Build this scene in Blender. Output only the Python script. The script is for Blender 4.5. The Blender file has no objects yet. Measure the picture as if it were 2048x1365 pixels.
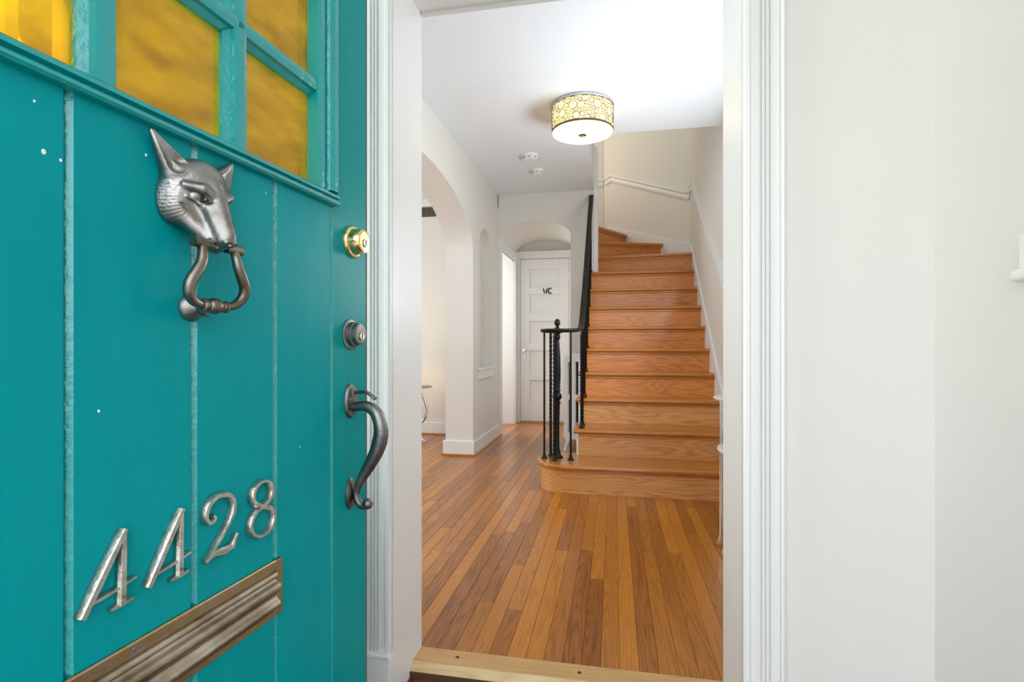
import bpy, bmesh, math, random
import numpy as np
from mathutils import Vector, Matrix
R = math.radians
PI = math.pi
sc = bpy.context.scene
col = sc.collection

# ------------------------------------------------------------------ camera
cam_d = bpy.data.cameras.new('camera')
cam = bpy.data.objects.new('camera', cam_d)
col.objects.link(cam)
cam.location = (0, 0, 0.97)
cam.rotation_euler = (R(90), 0, R(11))
cam_d.sensor_width = 36
cam_d.lens = 36 * 1050 / 2048
cam_d.shift_y = 7.5 / 2048
cam_d.clip_start = 0.01
sc.camera = cam
# ------------------------------------------------------------------ world, light, exposure
w = bpy.data.worlds.new('sky')
sc.world = w
w.use_nodes = True
bg = w.node_tree.nodes['Background']
bg.inputs[0].default_value = (0.93, 0.97, 1.0, 1)
bg.inputs[1].default_value = 2.5
sc.view_settings.view_transform = 'Standard'
sc.view_settings.look = 'None'
sc.view_settings.gamma = 1
sc.view_settings.use_curve_mapping = False
sc.view_settings.exposure = 0.6
sc.cycles.max_bounces = 8
sc.cycles.diffuse_bounces = 5
sc.cycles.glossy_bounces = 3
sc.cycles.transparent_max_bounces = 8
sc.cycles.sample_clamp_indirect = 6


def area(name, loc, rot, sx, sy, e, c=(1, 1, 1)):
    l = bpy.data.lights.new(name, 'AREA')
    l.shape = 'RECTANGLE'
    l.size = sx
    l.size_y = sy
    l.energy = e
    l.color = c
    o = bpy.data.objects.new(name, l)
    o.location = loc
    o.rotation_euler = rot
    col.objects.link(o)
    return o


def point(name, loc, e, c, r=0.05):
    l = bpy.data.lights.new(name, 'POINT')
    l.energy = e
    l.color = c
    l.shadow_soft_size = r
    o = bpy.data.objects.new(name, l)
    o.location = loc
    col.objects.link(o)
    return o


# added fill lights, all out of view, that brighten hall, stairs and porch
area('fill_sitting_room', (-3.92, 3.3, 1.55), (0, R(-112), 0), 1.5, 1.8, 20, (.92, .96, 1))  # added sitting room fill, tilted up towards the ceiling
area('fill_landing', (-1.15, 6.05, 3.5), (0, R(-90), 0), 1.2, .9, 6, (1, .91, .76))  # added warm fill on the landing, no window built there
area('fill_stairwell', (.28, 4.02, 4.0), (R(78), 0, 0), .8, 1.2, 8.5, (.86, .94, 1))  # added cool fill high in the stairwell, no window built there

area('fill_hall', (.735, 3.02, 1.62), (0, R(114), 0), 1.1, 1.2, 33, (.84, .93, 1))  # added fill that lifts the hall and its ceiling
area('fill_porch', (-1.06, .71, 1.45), (0, R(-90), 0), 1.6, 1.05, 16, (1, .99, .97))  # added light that shines through the amber panes from behind
area('fill_side_room', (-2.76, 6.15, 1.5), (0, R(-90), 0), 1.2, 1.0, 26, (.96, .98, 1))  # added fill that reaches the alcove through the side doorway
# ------------------------------------------------------------------ materials
M = {}


def base_mat(name):
    m = bpy.data.materials.new(name)
    m.use_nodes = True
    nt = m.node_tree
    b = nt.nodes['Principled BSDF']
    M[name] = m
    return m, nt, b


def N(nt, t, **kw):
    n = nt.nodes.new(t)
    for k, v in kw.items():
        setattr(n, k, v)
    return n


def paint(name, c, rough=.5, var=.03, bump=.0, bscale=60, spec=.5, coat=0.0, vscale=3, stretch=None):
    m, nt, b = base_mat(name)
    tc = N(nt, 'ShaderNodeTexCoord')
    src = tc.outputs['Object']
    if stretch:
        mp = N(nt, 'ShaderNodeMapping')
        mp.inputs['Scale'].default_value = stretch
        nt.links.new(src, mp.inputs[0])
        src = mp.outputs[0]
    n1 = N(nt, 'ShaderNodeTexNoise')
    n1.inputs['Scale'].default_value = vscale
    n1.inputs['Detail'].default_value = 4
    nt.links.new(src, n1.inputs['Vector'])
    mx = N(nt, 'ShaderNodeMix', data_type='RGBA')
    mx.inputs[6].default_value = (*[x * (1 - var) for x in c], 1)
    mx.inputs[7].default_value = (*[min(1, x * (1 + var)) for x in c], 1)
    nt.links.new(n1.outputs[0], mx.inputs[0])
    nt.links.new(mx.outputs[2], b.inputs['Base Color'])
    b.inputs['Roughness'].default_value = rough
    b.inputs['Specular IOR Level'].default_value = spec
    if coat:
        b.inputs['Coat Weight'].default_value = coat
        b.inputs['Coat Roughness'].default_value = .12
    if bump:
        n2 = N(nt, 'ShaderNodeTexNoise')
        n2.inputs['Scale'].default_value = bscale
        n2.inputs['Detail'].default_value = 3
        nt.links.new(src, n2.inputs['Vector'])
        bp = N(nt, 'ShaderNodeBump')
        bp.inputs['Strength'].default_value = bump
        bp.inputs['Distance'].default_value = .01
        nt.links.new(n2.outputs[0], bp.inputs['Height'])
        nt.links.new(bp.outputs[0], b.inputs['Normal'])
    return m


paint('wall', (.75, .725, .67), .6, .02, .05, 18)
paint('wall_porch', (.75, .73, .70), .42, .02, .10, 26)
paint('ceiling', (.80, .845, .875), .7, .015, .03, 10)
paint('trim', (.80, .80, .79), .34, .012, .012, 40, stretch=(1, 1, .15))
paint('door_white', (.80, .80, .80), .35, .012)
paint('radiator', (.78, .78, .77), .35, .02)
paint('iron', (.007, .007, .007), .42, .3, .1, 120, spec=.25)
paint('rail_iron', (.010, .008, .005), .42, .3, .08, 150, spec=.25)
paint('mortar', (.22, .23, .26), .9, .2, .5, 80)
paint('brick', (.13, .035, .03), .6, .35, .5, 40, vscale=14)
paint('ground', (.35, .34, .32), .9, .1)
paint('dark', (.03, .028, .025), .6, .1)
paint('grille', (.25, .22, .17), .5, .1)
paint('underlay', (.09, .04, .015), .8, .2)
paint('plastic', (.80, .80, .78), .35, .01)
paint('teal', (.0, .27, .295), .33, .10, .035, 60, coat=.02, spec=.07, vscale=5, stretch=(6, 6, .7))
paint('teal_trim', (.0, .29, .30), .2, .10, .22, 90, coat=.4, spec=.5, vscale=8)
paint('teal_stile', (.0, .26, .262), .36, .08, .035, 60, coat=.02, spec=.08, vscale=5, stretch=(6, 6, .7))
paint('door_edge', (.16, .10, .08), .7, .2)
paint('lampshade_trim', (.13, .075, .02), .5, .1)
paint('amber_print', (.10, .052, .008), .6, .1)
paint('screw', (.12, .11, .1), .5, .1)


def metal(name, c1, c2, rough=.35, scale=18, bump=.05):
    m, nt, b = base_mat(name)
    tc = N(nt, 'ShaderNodeTexCoord')
    n1 = N(nt, 'ShaderNodeTexNoise')
    n1.inputs['Scale'].default_value = scale
    n1.inputs['Detail'].default_value = 6
    nt.links.new(tc.outputs['Object'], n1.inputs['Vector'])
    rp = N(nt, 'ShaderNodeValToRGB')
    rp.color_ramp.elements[0].position = .35
    rp.color_ramp.elements[1].position = .65
    rp.color_ramp.elements[0].color = (*c1, 1)
    rp.color_ramp.elements[1].color = (*c2, 1)
    nt.links.new(n1.outputs[0], rp.inputs[0])
    nt.links.new(rp.outputs[0], b.inputs['Base Color'])
    b.inputs['Metallic'].default_value = 1
    b.inputs['Roughness'].default_value = rough
    n2 = N(nt, 'ShaderNodeTexNoise')
    n2.inputs['Scale'].default_value = 220
    nt.links.new(tc.outputs['Object'], n2.inputs['Vector'])
    bp = N(nt, 'ShaderNodeBump')
    bp.inputs['Strength'].default_value = bump
    bp.inputs['Distance'].default_value = .004
    nt.links.new(n2.outputs[0], bp.inputs['Height'])
    nt.links.new(bp.outputs[0], b.inputs['Normal'])
    return m


metal('pewter', (.20, .185, .165), (.38, .375, .37), .40, 26, .12)
metal('pewter_dark', (.17, .14, .11), (.31, .28, .25), .36)
metal('nickel', (.40, .38, .31), (.64, .64, .62), .34, 90, .15)
metal('old_brass', (.25, .19, .13), (.46, .39, .31), .40, 22, .12)
metal('old_brass_worn', (.42, .27, .09), (.40, .33, .24), .38, 40, .12)
metal('brass', (.85, .55, .18), (.95, .72, .35), .13, 10, 0)
metal('bronze', (.14, .14, .14), (.27, .26, .25), .42, 25, .15)
metal('lock_steel', (.20, .19, .18), (.34, .33, .33), .35)
metal('brass_face', (.50, .26, .06), (.62, .36, .10), .22, 30, .05)  # darker orange brass, the floor's reflection put into the colour
metal('chrome', (.75, .75, .74), (.85, .85, .84), .1, 10, 0)
metal('lamp_metal', (.62, .62, .64), (.74, .74, .76), .3, 10, 0)


def wood(name, axis, dark, light, rough=.28, coat=.3, ring=26, across=13, along=1.1, world=True, contrast=.5, tone=.6):
    """oak: cathedral rings stretched along `axis`, pores, a tone of its own for each object"""
    m, nt, b = base_mat(name)
    L = nt.links
    g = N(nt, 'ShaderNodeNewGeometry')
    oi = N(nt, 'ShaderNodeObjectInfo')
    mul = N(nt, 'ShaderNodeMath', operation='MULTIPLY')
    mul.inputs[1].default_value = 37.0
    L.new(oi.outputs['Random'], mul.inputs[0])
    cx = N(nt, 'ShaderNodeCombineXYZ')
    for i in range(3):
        L.new(mul.outputs[0], cx.inputs[i])
    ad = N(nt, 'ShaderNodeVectorMath', operation='ADD')
    L.new(g.outputs['Position'], ad.inputs[0])
    L.new(cx.outputs[0], ad.inputs[1])

    def scaled(a, l):
        mp = N(nt, 'ShaderNodeVectorMath', operation='MULTIPLY')
        v = [a, a, a]
        v[axis] = l
        mp.inputs[1].default_value = v
        L.new(ad.outputs[0], mp.inputs[0])
        return mp.outputs[0]
    n1 = N(nt, 'ShaderNodeTexNoise')
    n1.inputs['Scale'].default_value = 1
    n1.inputs['Detail'].default_value = 1.5
    n1.inputs['Roughness'].default_value = .4
    L.new(scaled(across, along), n1.inputs['Vector'])
    m1 = N(nt, 'ShaderNodeMath', operation='MULTIPLY')
    m1.inputs[1].default_value = ring
    L.new(n1.outputs[0], m1.inputs[0])
    s1 = N(nt, 'ShaderNodeMath', operation='PINGPONG')
    s1.inputs[1].default_value = 1
    L.new(m1.outputs[0], s1.inputs[0])
    pw = N(nt, 'ShaderNodeMath', operation='POWER')
    pw.inputs[1].default_value = 1.8
    L.new(s1.outputs[0], pw.inputs[0])
    n2 = N(nt, 'ShaderNodeTexNoise')
    n2.inputs['Scale'].default_value = 1
    n2.inputs['Detail'].default_value = 3
    L.new(scaled(260, 7), n2.inputs['Vector'])
    rp = N(nt, 'ShaderNodeValToRGB')
    mid = tuple((dark[i] + light[i]) / 2 for i in range(3))
    e = rp.color_ramp.elements
    e[0].color = (*dark, 1)
    e[1].color = (*light, 1)
    em = e.new(.5)
    em.color = (*mid, 1)
    # value = tone of the object + rings + pores
    a1 = N(nt, 'ShaderNodeMath', operation='MULTIPLY_ADD')
    a1.inputs[1].default_value = tone
    a1.inputs[2].default_value = .5 - tone / 2 + .04
    L.new(oi.outputs['Random'], a1.inputs[0])
    a2 = N(nt, 'ShaderNodeMath', operation='MULTIPLY_ADD')
    a2.inputs[1].default_value = -contrast
    L.new(pw.outputs[0], a2.inputs[0])
    L.new(a1.outputs[0], a2.inputs[2])
    a3 = N(nt, 'ShaderNodeMath', operation='MULTIPLY_ADD')
    a3.inputs[1].default_value = .55
    L.new(n2.outputs[0], a3.inputs[0])
    L.new(a2.outputs[0], a3.inputs[2])
    a4 = N(nt, 'ShaderNodeMath', operation='SUBTRACT')
    a4.inputs[1].default_value = .12
    L.new(a3.outputs[0], a4.inputs[0])
    L.new(a4.outputs[0], rp.inputs[0])
    L.new(rp.outputs[0], b.inputs['Base Color'])
    b.inputs['Roughness'].default_value = rough
    b.inputs['Coat Weight'].default_value = coat
    b.inputs['Coat Roughness'].default_value = .14
    bp = N(nt, 'ShaderNodeBump')
    bp.inputs['Strength'].default_value = .06
    bp.inputs['Distance'].default_value = .003
    L.new(n2.outputs[0], bp.inputs['Height'])
    L.new(bp.outputs[0], b.inputs['Normal'])
    return m


wood('plank', 1, (.17, .042, .003), (.56, .205, .020), .30, .25, ring=40, across=16, along=.9, contrast=.36, tone=.66)
wood('threshold', 0, (.36, .17, .05), (.66, .40, .17), .45, .05, contrast=.25, tone=.2)
wood('threshold_worn', 0, (.45, .28, .11), (.78, .60, .34), .6, 0, contrast=.3, tone=.2)
wood('tread', 0, (.28, .075, .006), (.62, .235, .028), .26, .4, contrast=.25, tone=.25)
wood('riser', 0, (.30, .075, .008), (.84, .31, .055), .34, .2, ring=34, across=11, along=1.2, contrast=.36, tone=.3)
wood('riser_worn', 0, (.32, .11, .02), (.88, .44, .14), .36, .15, ring=32, across=11, along=1.2, contrast=.38, tone=.2)


def emis(name, c, s):
    m, nt, b = base_mat(name)
    b.inputs['Base Color'].default_value = (*c, 1)
    b.inputs['Emission Color'].default_value = (*c, 1)
    b.inputs['Emission Strength'].default_value = s
    b.inputs['Roughness'].default_value = .6


emis('shade_glow', (1, .72, .26), .72)
emis('disc_glow', (1, .86, .58), 1.0)
emis('circle_glow', (1, .84, .46), .85)
emis('table_lamp_glow', (1, .85, .6), 1.2)


def glass_amber():
    m, nt, b = base_mat('amber_glass')
    L = nt.links
    out = nt.nodes['Material Output']
    tc = N(nt, 'ShaderNodeTexCoord')
    mp = N(nt, 'ShaderNodeMapping')
    mp.inputs['Scale'].default_value = (9, 9, 26)
    mp.inputs['Rotation'].default_value = (0, R(20), 0)
    L.new(tc.outputs['Object'], mp.inputs[0])
    n = N(nt, 'ShaderNodeTexNoise')
    n.inputs['Scale'].default_value = 1.2
    n.inputs['Detail'].default_value = 7
    n.inputs['Roughness'].default_value = .6
    L.new(mp.outputs[0], n.inputs['Vector'])
    rp = N(nt, 'ShaderNodeValToRGB')
    e = rp.color_ramp.elements
    e[0].position = .34
    e[0].color = (.50, .31, .04, 1)
    e[1].position = .66
    e[1].color = (1.0, .74, .02, 1)
    L.new(n.outputs[0], rp.inputs[0])
    tl = N(nt, 'ShaderNodeBsdfTranslucent')
    L.new(rp.outputs[0], tl.inputs[0])
    tr = N(nt, 'ShaderNodeBsdfRefraction')
    tr.inputs['Color'].default_value = (1, .74, .03, 1)
    tr.inputs['Roughness'].default_value = .12
    tr.inputs['IOR'].default_value = 1.02
    mx = N(nt, 'ShaderNodeMixShader')
    mx.inputs[0].default_value = .72
    L.new(tl.outputs[0], mx.inputs[1])
    L.new(tr.outputs[0], mx.inputs[2])
    gl = N(nt, 'ShaderNodeBsdfGlossy')
    gl.inputs['Roughness'].default_value = .12
    bp = N(nt, 'ShaderNodeBump')
    bp.inputs['Strength'].default_value = .08
    bp.inputs['Distance'].default_value = .004
    L.new(n.outputs[0], bp.inputs['Height'])
    L.new(bp.outputs[0], gl.inputs['Normal'])
    fr = N(nt, 'ShaderNodeFresnel')
    fr.inputs[0].default_value = 1.5
    mx2 = N(nt, 'ShaderNodeMixShader')
    L.new(fr.outputs[0], mx2.inputs[0])
    L.new(mx.outputs[0], mx2.inputs[1])
    L.new(gl.outputs[0], mx2.inputs[2])
    L.new(mx2.outputs[0], out.inputs[0])


glass_amber()


def glass_clear():
    m, nt, b = base_mat('clear_glass')
    L = nt.links
    out = nt.nodes['Material Output']
    t = N(nt, 'ShaderNodeBsdfTransparent')
    t.inputs[0].default_value = (.93, .96, .95, 1)
    gl = N(nt, 'ShaderNodeBsdfGlossy')
    gl.inputs['Roughness'].default_value = .03
    fr = N(nt, 'ShaderNodeFresnel')
    fr.inputs[0].default_value = 1.5
    mx = N(nt, 'ShaderNodeMixShader')
    L.new(fr.outputs[0], mx.inputs[0])
    L.new(t.outputs[0], mx.inputs[1])
    L.new(gl.outputs[0], mx.inputs[2])
    L.new(mx.outputs[0], out.inputs[0])


glass_clear()

# ------------------------------------------------------------------ mesh helpers


class MB:
    def __init__(s):
        s.v = []
        s.f = []

    def add(s, vs, fs):
        o = len(s.v)
        s.v += [tuple(p) for p in vs]
        s.f += [tuple(o + i for i in f) for f in fs]
        return s

    def box(s, x0, x1, y0, y1, z0, z1):
        return s.add([(x0, y0, z0), (x1, y0, z0), (x1, y1, z0), (x0, y1, z0), (x0, y0, z1), (x1, y0, z1), (x1, y1, z1), (x0, y1, z1)],
                     [(0, 3, 2, 1), (4, 5, 6, 7), (0, 1, 5, 4), (1, 2, 6, 5), (2, 3, 7, 6), (3, 0, 4, 7)])

    def prism(s, poly, ax, a, b):
        def P(p, t):
            if ax == 'x':
                return (t, p[0], p[1])
            if ax == 'y':
                return (p[0], t, p[1])
            return (p[0], p[1], t)
        n = len(poly)
        return s.add([P(p, a) for p in poly] + [P(p, b) for p in poly],
                     [tuple(range(n)), tuple(range(2 * n - 1, n - 1, -1))] + [(i, (i + 1) % n, n + (i + 1) % n, n + i) for i in range(n)])

    def lathe(s, prof, c=(0, 0, 0), ax='z', seg=24, sx=1.0, sy=1.0):
        vs = []
        for r, t in prof:
            for k in range(seg):
                a = 2 * PI * k / seg
                p, q = r * math.cos(a) * sx, r * math.sin(a) * sy
                if ax == 'z':
                    vs.append((c[0] + p, c[1] + q, c[2] + t))
                elif ax == 'y':
                    vs.append((c[0] + p, c[1] + t, c[2] + q))
                else:
                    vs.append((c[0] + t, c[1] + p, c[2] + q))
        fs = []
        m = len(prof)
        for i in range(m - 1):
            for k in range(seg):
                k2 = (k + 1) % seg
                fs.append((i * seg + k, i * seg + k2, (i + 1) * seg + k2, (i + 1) * seg + k))
        fs.append(tuple(range(seg - 1, -1, -1)))
        fs.append(tuple((m - 1) * seg + k for k in range(seg)))
        return s.add(vs, fs)

    def sweep(s, pts, sect, up=(0, 0, 1), closed=False, scale=None, twist=None):
        """sweep a 2D section (side, up) along pts"""
        pts = [Vector(p) for p in pts]
        n = len(pts)
        m = len(sect)
        vs = []
        upv = Vector(up)
        for i in range(n):
            if closed:
                t = pts[(i + 1) % n] - pts[i - 1]
            else:
                t = pts[min(i + 1, n - 1)] - pts[max(i - 1, 0)]
            t.normalize()
            sd = t.cross(upv)
            if sd.length < 1e-4:
                sd = t.cross(Vector((1, 0, 0)))
            sd.normalize()
            u2 = sd.cross(t)
            k = scale[i] if scale else (1, 1)
            if not isinstance(k, tuple):
                k = (k, k)
            a = twist[i] if twist else 0
            ca, sa = math.cos(a), math.sin(a)
            for p, q in sect:
                p2, q2 = (p * ca - q * sa) * k[0], (p * sa + q * ca) * k[1]
                vs.append(pts[i] + sd * p2 + u2 * q2)
        fs = []
        for i in range(n if closed else n - 1):
            i2 = (i + 1) % n
            for k in range(m):
                k2 = (k + 1) % m
                fs.append((i * m + k, i * m + k2, i2 * m + k2, i2 * m + k))
        if not closed:
            fs.append(tuple(range(m - 1, -1, -1)))
            fs.append(tuple((n - 1) * m + k for k in range(m)))
        return s.add(vs, fs)

    def tube(s, pts, r, seg=12, up=(0, 0, 1), closed=False):
        c = [(math.cos(2 * PI * k / seg), math.sin(2 * PI * k / seg)) for k in range(seg)]
        rr = r if isinstance(r, (list, tuple)) else [r] * len(pts)
        return s.sweep(pts, c, up, closed, list(rr))

    def mesh(s, name, off=(0, 0, 0), smooth=0, mat=None):
        me = bpy.data.meshes.new(name)
        me.from_pydata([(p[0] - off[0], p[1] - off[1], p[2] - off[2]) for p in s.v], [], s.f)
        bm = bmesh.new()
        bm.from_mesh(me)
        bmesh.ops.recalc_face_normals(bm, faces=bm.faces)
        bm.to_mesh(me)
        bm.free()
        if smooth:
            me.shade_smooth()
            me.set_sharp_from_angle(angle=R(smooth))
        if mat:
            me.materials.append(M[mat])
        return me

    def build(s, name, mat, parent=None, smooth=0, bevel=0, label=None, off=None, seg=2):
        if off is None:
            off = parent['_o'] if parent is not None and '_o' in parent else (0, 0, 0)
        o = bpy.data.objects.new(name, s.mesh(name, off, smooth, mat))
        col.objects.link(o)
        if parent is not None:
            o.parent = parent
            o['_o'] = list(off)
        if bevel:
            b = o.modifiers.new('bevel', 'BEVEL')
            b.width = bevel
            b.segments = seg
            b.limit_method = 'ANGLE'
        if label:
            o['label'] = label
        return o


def B(*a):
    return MB().box(*a)


def thing(name, label, cat, loc=(0, 0, 0), rz=0, kind=None, group=None):
    o = bpy.data.objects.new(name, None)
    o.empty_display_size = .05
    o.location = loc
    o.rotation_euler = (0, 0, rz)
    o['_o'] = [0, 0, 0] if rz else list(loc)
    o['label'] = label
    o['category'] = cat
    if kind:
        o['kind'] = kind
    if group:
        o['group'] = group
    col.objects.link(o)
    return o


def tag(o, label, cat, kind=None, group=None):
    o['label'] = label
    o['category'] = cat
    if kind:
        o['kind'] = kind
    if group:
        o['group'] = group
    return o


def arc(c, rx, ry, a0, a1, n):
    return [(c[0] + rx * math.cos(R(a0 + (a1 - a0) * i / n)), c[1] + ry * math.sin(R(a0 + (a1 - a0) * i / n))) for i in range(n + 1)]


def spline(pts, k=8):
    """Catmull-Rom through pts (any dimension)"""
    P = [np.array(p, float) for p in pts]
    P = [2 * P[0] - P[1]] + P + [2 * P[-1] - P[-2]]
    out = []
    for i in range(1, len(P) - 2):
        for j in range(k):
            t = j / k
            a, b, c, d = P[i - 1], P[i], P[i + 1], P[i + 2]
            out.append(.5 * (2 * b + (c - a) * t + (2 * a - 5 * b + 4 * c - d) * t * t + (3 * b - a - 3 * c + d) * t ** 3))
    out.append(P[-2])
    return [tuple(p) for p in out]


# ------------------------------------------------------------------ dimensions
XL, XR = -1.207, .77          # hall side walls
YF0, YF1 = 1.375, 1.595       # wall between porch and hall
YB = 5.42                     # hall back wall
ZC = 2.55
OX0, OX1, OZ = -.605, .3075, 2.029   # the opening

# ------------------------------------------------------------------ the setting: hall floor of oak strips
floor = tag(B(-4.0, 1.0, YF1 - .1, 7.0, -.12, -.018).build('floor', 'underlay', off=(0, 0, 0)),
            'honey oak strip floor of the hall running from the threshold to the stairs', 'floor', 'structure')
floor['_o'] = [0, 0, 0]
pm = MB()
c_ = .0011
hw = .0575 / 2 - .0003
pm.add([(-hw, -.5, -.018), (hw, -.5, -.018), (hw, .5, -.018), (-hw, .5, -.018),
        (-hw, -.5, -c_), (hw, -.5, -c_), (hw, .5, -c_), (-hw, .5, -c_),
        (-hw + c_, -.4988, 0), (hw - c_, -.4988, 0), (hw - c_, .4988, 0), (-hw + c_, .4988, 0)],
       [(0, 3, 2, 1), (0, 1, 5, 4), (1, 2, 6, 5), (2, 3, 7, 6), (3, 0, 4, 7), (4, 5, 9, 8), (5, 6, 10, 9), (6, 7, 11, 10), (7, 4, 8, 11), (8, 9, 10, 11)])
plank_me = pm.mesh('plank', mat='plank')
rnd = random.Random(4)
x = OX1 - .0575 * 15.55 - .0575 * 40
rows = []
while x < XR + .0:
    if x > XR - .02:
        break
    xc = x
    if xc > -.24:
        y0, y1 = YF1, 3.62
    elif xc > XL + .02:
        y0, y1 = YF1, 6.5 if xc < -.44 else 5.4
    elif xc > -1.46:
        y0, y1 = 2.18, 4.42
    elif xc > -2.75:
        y0, y1 = 2.3, YB
    else:
        x += .0575
        continue
    spans = [(y0, y1)]
    if xc <= XL + .02 and xc > -1.75:
        spans.append((5.56 if xc > -1.46 else 5.54, 6.34 if xc > -1.46 else 6.8))
    for (y0, y1) in spans:
        y = y0
        first = True
        while y < y1 - 1e-6:
            ln = rnd.uniform(.55, 2.1)
            if first:
                ln *= rnd.uniform(.25, 1)
                first = False
            ye = min(y1, y + ln)
            if y1 - ye < .25:
                ye = y1
            o = bpy.data.objects.new('plank', plank_me)
            o.location = (xc, (y + ye) / 2, rnd.uniform(-.0002, .0002))
            o.scale = (1, ye - y, 1)
            o.parent = floor
            col.objects.link(o)
            y = ye
    x += .0575

# threshold
th = thing('threshold', 'worn oak threshold board across the doorway with two wooden plugs', 'threshold', (-.15, 1.54, 0), kind='structure')
MB().prism([(1.522, -.02), (YF1, -.02), (YF1, .004), (1.522, .004)], 'x', OX0, OX1).build('board', 'threshold', th, bevel=.0015)
MB().prism([(1.500, -.04), (1.5215, -.04), (1.5215, .003), (1.518, .003), (1.500, -.016)], 'x', OX0, OX1).build('sloping_nosing', 'threshold_worn', th, bevel=.0015)
for px, py in ((-.475, 1.56), (-.10, 1.555), (.19, 1.56)):
    MB().lathe([(.006, .003), (.006, .0046), (.005, .005)], (px, py, 0), seg=12).build('plug', 'underlay', th)

# porch floor: bricks laid end-on to the threshold
fl2 = tag(B(-.97, .75, -.6, 1.52, -.16, -.042).build('floor', 'mortar', off=(0, 0, 0)),
          'red brick porch floor with grey mortar joints outside the threshold', 'floor', 'structure')
bmesh_brick = B(-.0435, .0435, -.0975, .0975, -.03, .03)
brick_me = bmesh_brick.mesh('brick', mat='brick')
for j in range(8):
    for i in range(18):
        xx = -.93 + i * .0965 + (.048 if j % 2 else 0)
        yy = 1.500 - .0975 - .003 - j * .2065
        if xx > .69:
            continue
        o = bpy.data.objects.new('brick', brick_me)
        o.location = (xx + rnd.uniform(-.001, .001), yy, -.064 + rnd.uniform(-.001, .001))
        o.rotation_euler = (rnd.uniform(-.004, .004), rnd.uniform(-.006, .006), rnd.uniform(-.008, .008))
        o.parent = fl2
        col.objects.link(o)
        if j == 0 and not o.modifiers:
            pass

# wall between porch and hall with its doorway
t_ = .022
wf = MB().prism([(-4.1, -.05), (OX0 - t_, -.05), (OX0 - t_, OZ + t_), (OX1 + t_, OZ + t_), (OX1 + t_, -.05), (1.0, -.05), (1.0, 2.9), (-4.1, 2.9)], 'y', YF0, YF1)
tag(wf.build('wall_front', 'wall_porch', bevel=0), 'off-white plaster wall around the inner doorway, right of the white casing', 'wall', 'structure')
# jamb lining
jb = thing('trim_1', 'white painted jamb lining inside the doorway between porch and hall', 'trim', (-.15, 1.5, 0), kind='structure')
B(OX0 - t_, OX0, YF0 - .012, YF1 + .003, -.045, OZ + t_).build('jamb', 'trim', jb, bevel=.002)
B(OX1, OX1 + t_, YF0 - .012, YF1 + .003, -.045, OZ + t_).build('jamb', 'trim', jb, bevel=.002)
B(OX0, OX1, YF0 - .012, YF1 + .003, OZ, OZ + t_).build('head_jamb', 'trim', jb, bevel=.002)
B(OX0 + .001, OX1 - .001, YF1 - .006, YF1 + .008, OZ - .007, OZ + .001).build('stop_bead', 'trim', jb, bevel=.001)


def casing_profile(w0, sgn, yf):
    """section of a fluted casing from its inner edge outwards: (x, y), front is -y"""
    p = [(0, 0), (0, .020), (.004, .0245), (.013, .0245), (.016, .020), (.0185, .0165), (.034, .0165)]
    for k in range(3):
        a = .036 + k * .0098
        p += [(a, .0175), (a + .0015, .0095), (a + .0052, .0095), (a + .0067, .0175)]
    p += [(.066, .0165), (.081, .0175), (.082, .014), (.084, .014), (.085, .022), (.090, .024), (.092, .018), (.098, .014), (.100, .010), (.100, 0)]
    return [(w0 + sgn * a, yf - b) for a, b in p]


cs = thing('trim_2', 'white fluted casing on the left of the doorway beside the green door', 'trim', (OX0 - .05, YF0, -.04), kind='structure')
MB().prism(casing_profile(OX0, -1, YF0), 'z', .115, 2.13).build('fluted_board', 'trim', cs, smooth=35)
B(OX0 - .104, OX0 + .001, YF0 - .028, YF0, -.042, .105).build('plinth_block', 'trim', cs, bevel=.003)
B(OX0 - .104, OX0 + .001, YF0 - .031, YF0, .105, .117).build('plinth_cap', 'trim', cs, bevel=.003)
cs = thing('trim_3', 'white fluted casing on the right of the doorway beside the plain plaster wall', 'trim', (OX1 + .05, YF0, -.04), kind='structure')
MB().prism(casing_profile(OX1, 1, YF0), 'z', .115, 2.13).build('fluted_board', 'trim', cs, smooth=35)
B(OX1 - .001, OX1 + .104, YF0 - .028, YF0, -.042, .105).build('plinth_block', 'trim', cs, bevel=.003)
B(OX1 - .001, OX1 + .104, YF0 - .031, YF0, .105, .117).build('plinth_cap', 'trim', cs, bevel=.003)
o = B(OX0 - .1, OX1 + .1, YF0 - .022, YF0, OZ + .10 - .1, OZ + .10).build('trim_4', 'trim', bevel=.003)
tag(o, 'white head casing over the inner doorway', 'trim', 'structure')

# porch side walls, ceiling, outer wall
tag(B(.7266, .9, -.6, YF0, -.1, 2.6).build('wall_right', 'wall_porch'), 'off-white porch side wall at the right edge of the view', 'wall', 'structure')
wl = MB()
for a in ((-1.1, -.95, -.6, .12, -.1, 2.6), (-1.1, -.95, 1.30, YF0, -.1, 2.6), (-1.1, -.95, .12, 1.30, -.1, .55), (-1.1, -.95, .12, 1.30, 2.3, 2.6)):
    wl.box(*a)
tag(wl.build('wall_porch_left', 'wall_porch'), 'off-white porch side wall hidden behind the open green door', 'wall', 'structure')
wn = thing('added_window_1', 'added porch window with white frame behind the open green door, lighting its panes', 'window', (-1.02, .7, .55), kind='structure')  # unseen window added so light reaches the back of the amber panes
for a in ((-1.05, -.99, .12, .17, .55, 2.3), (-1.05, -.99, 1.25, 1.30, .55, 2.3), (-1.05, -.99, .17, 1.25, .55, .60), (-1.05, -.99, .17, 1.25, 2.25, 2.3), (-1.04, -1.0, .70, .72, .6, 2.25)):
    B(*a).build('window_frame', 'trim', wn)
B(-1.022, -1.018, .17, 1.25, .60, 2.25).build('pane', 'clear_glass', wn)
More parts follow.
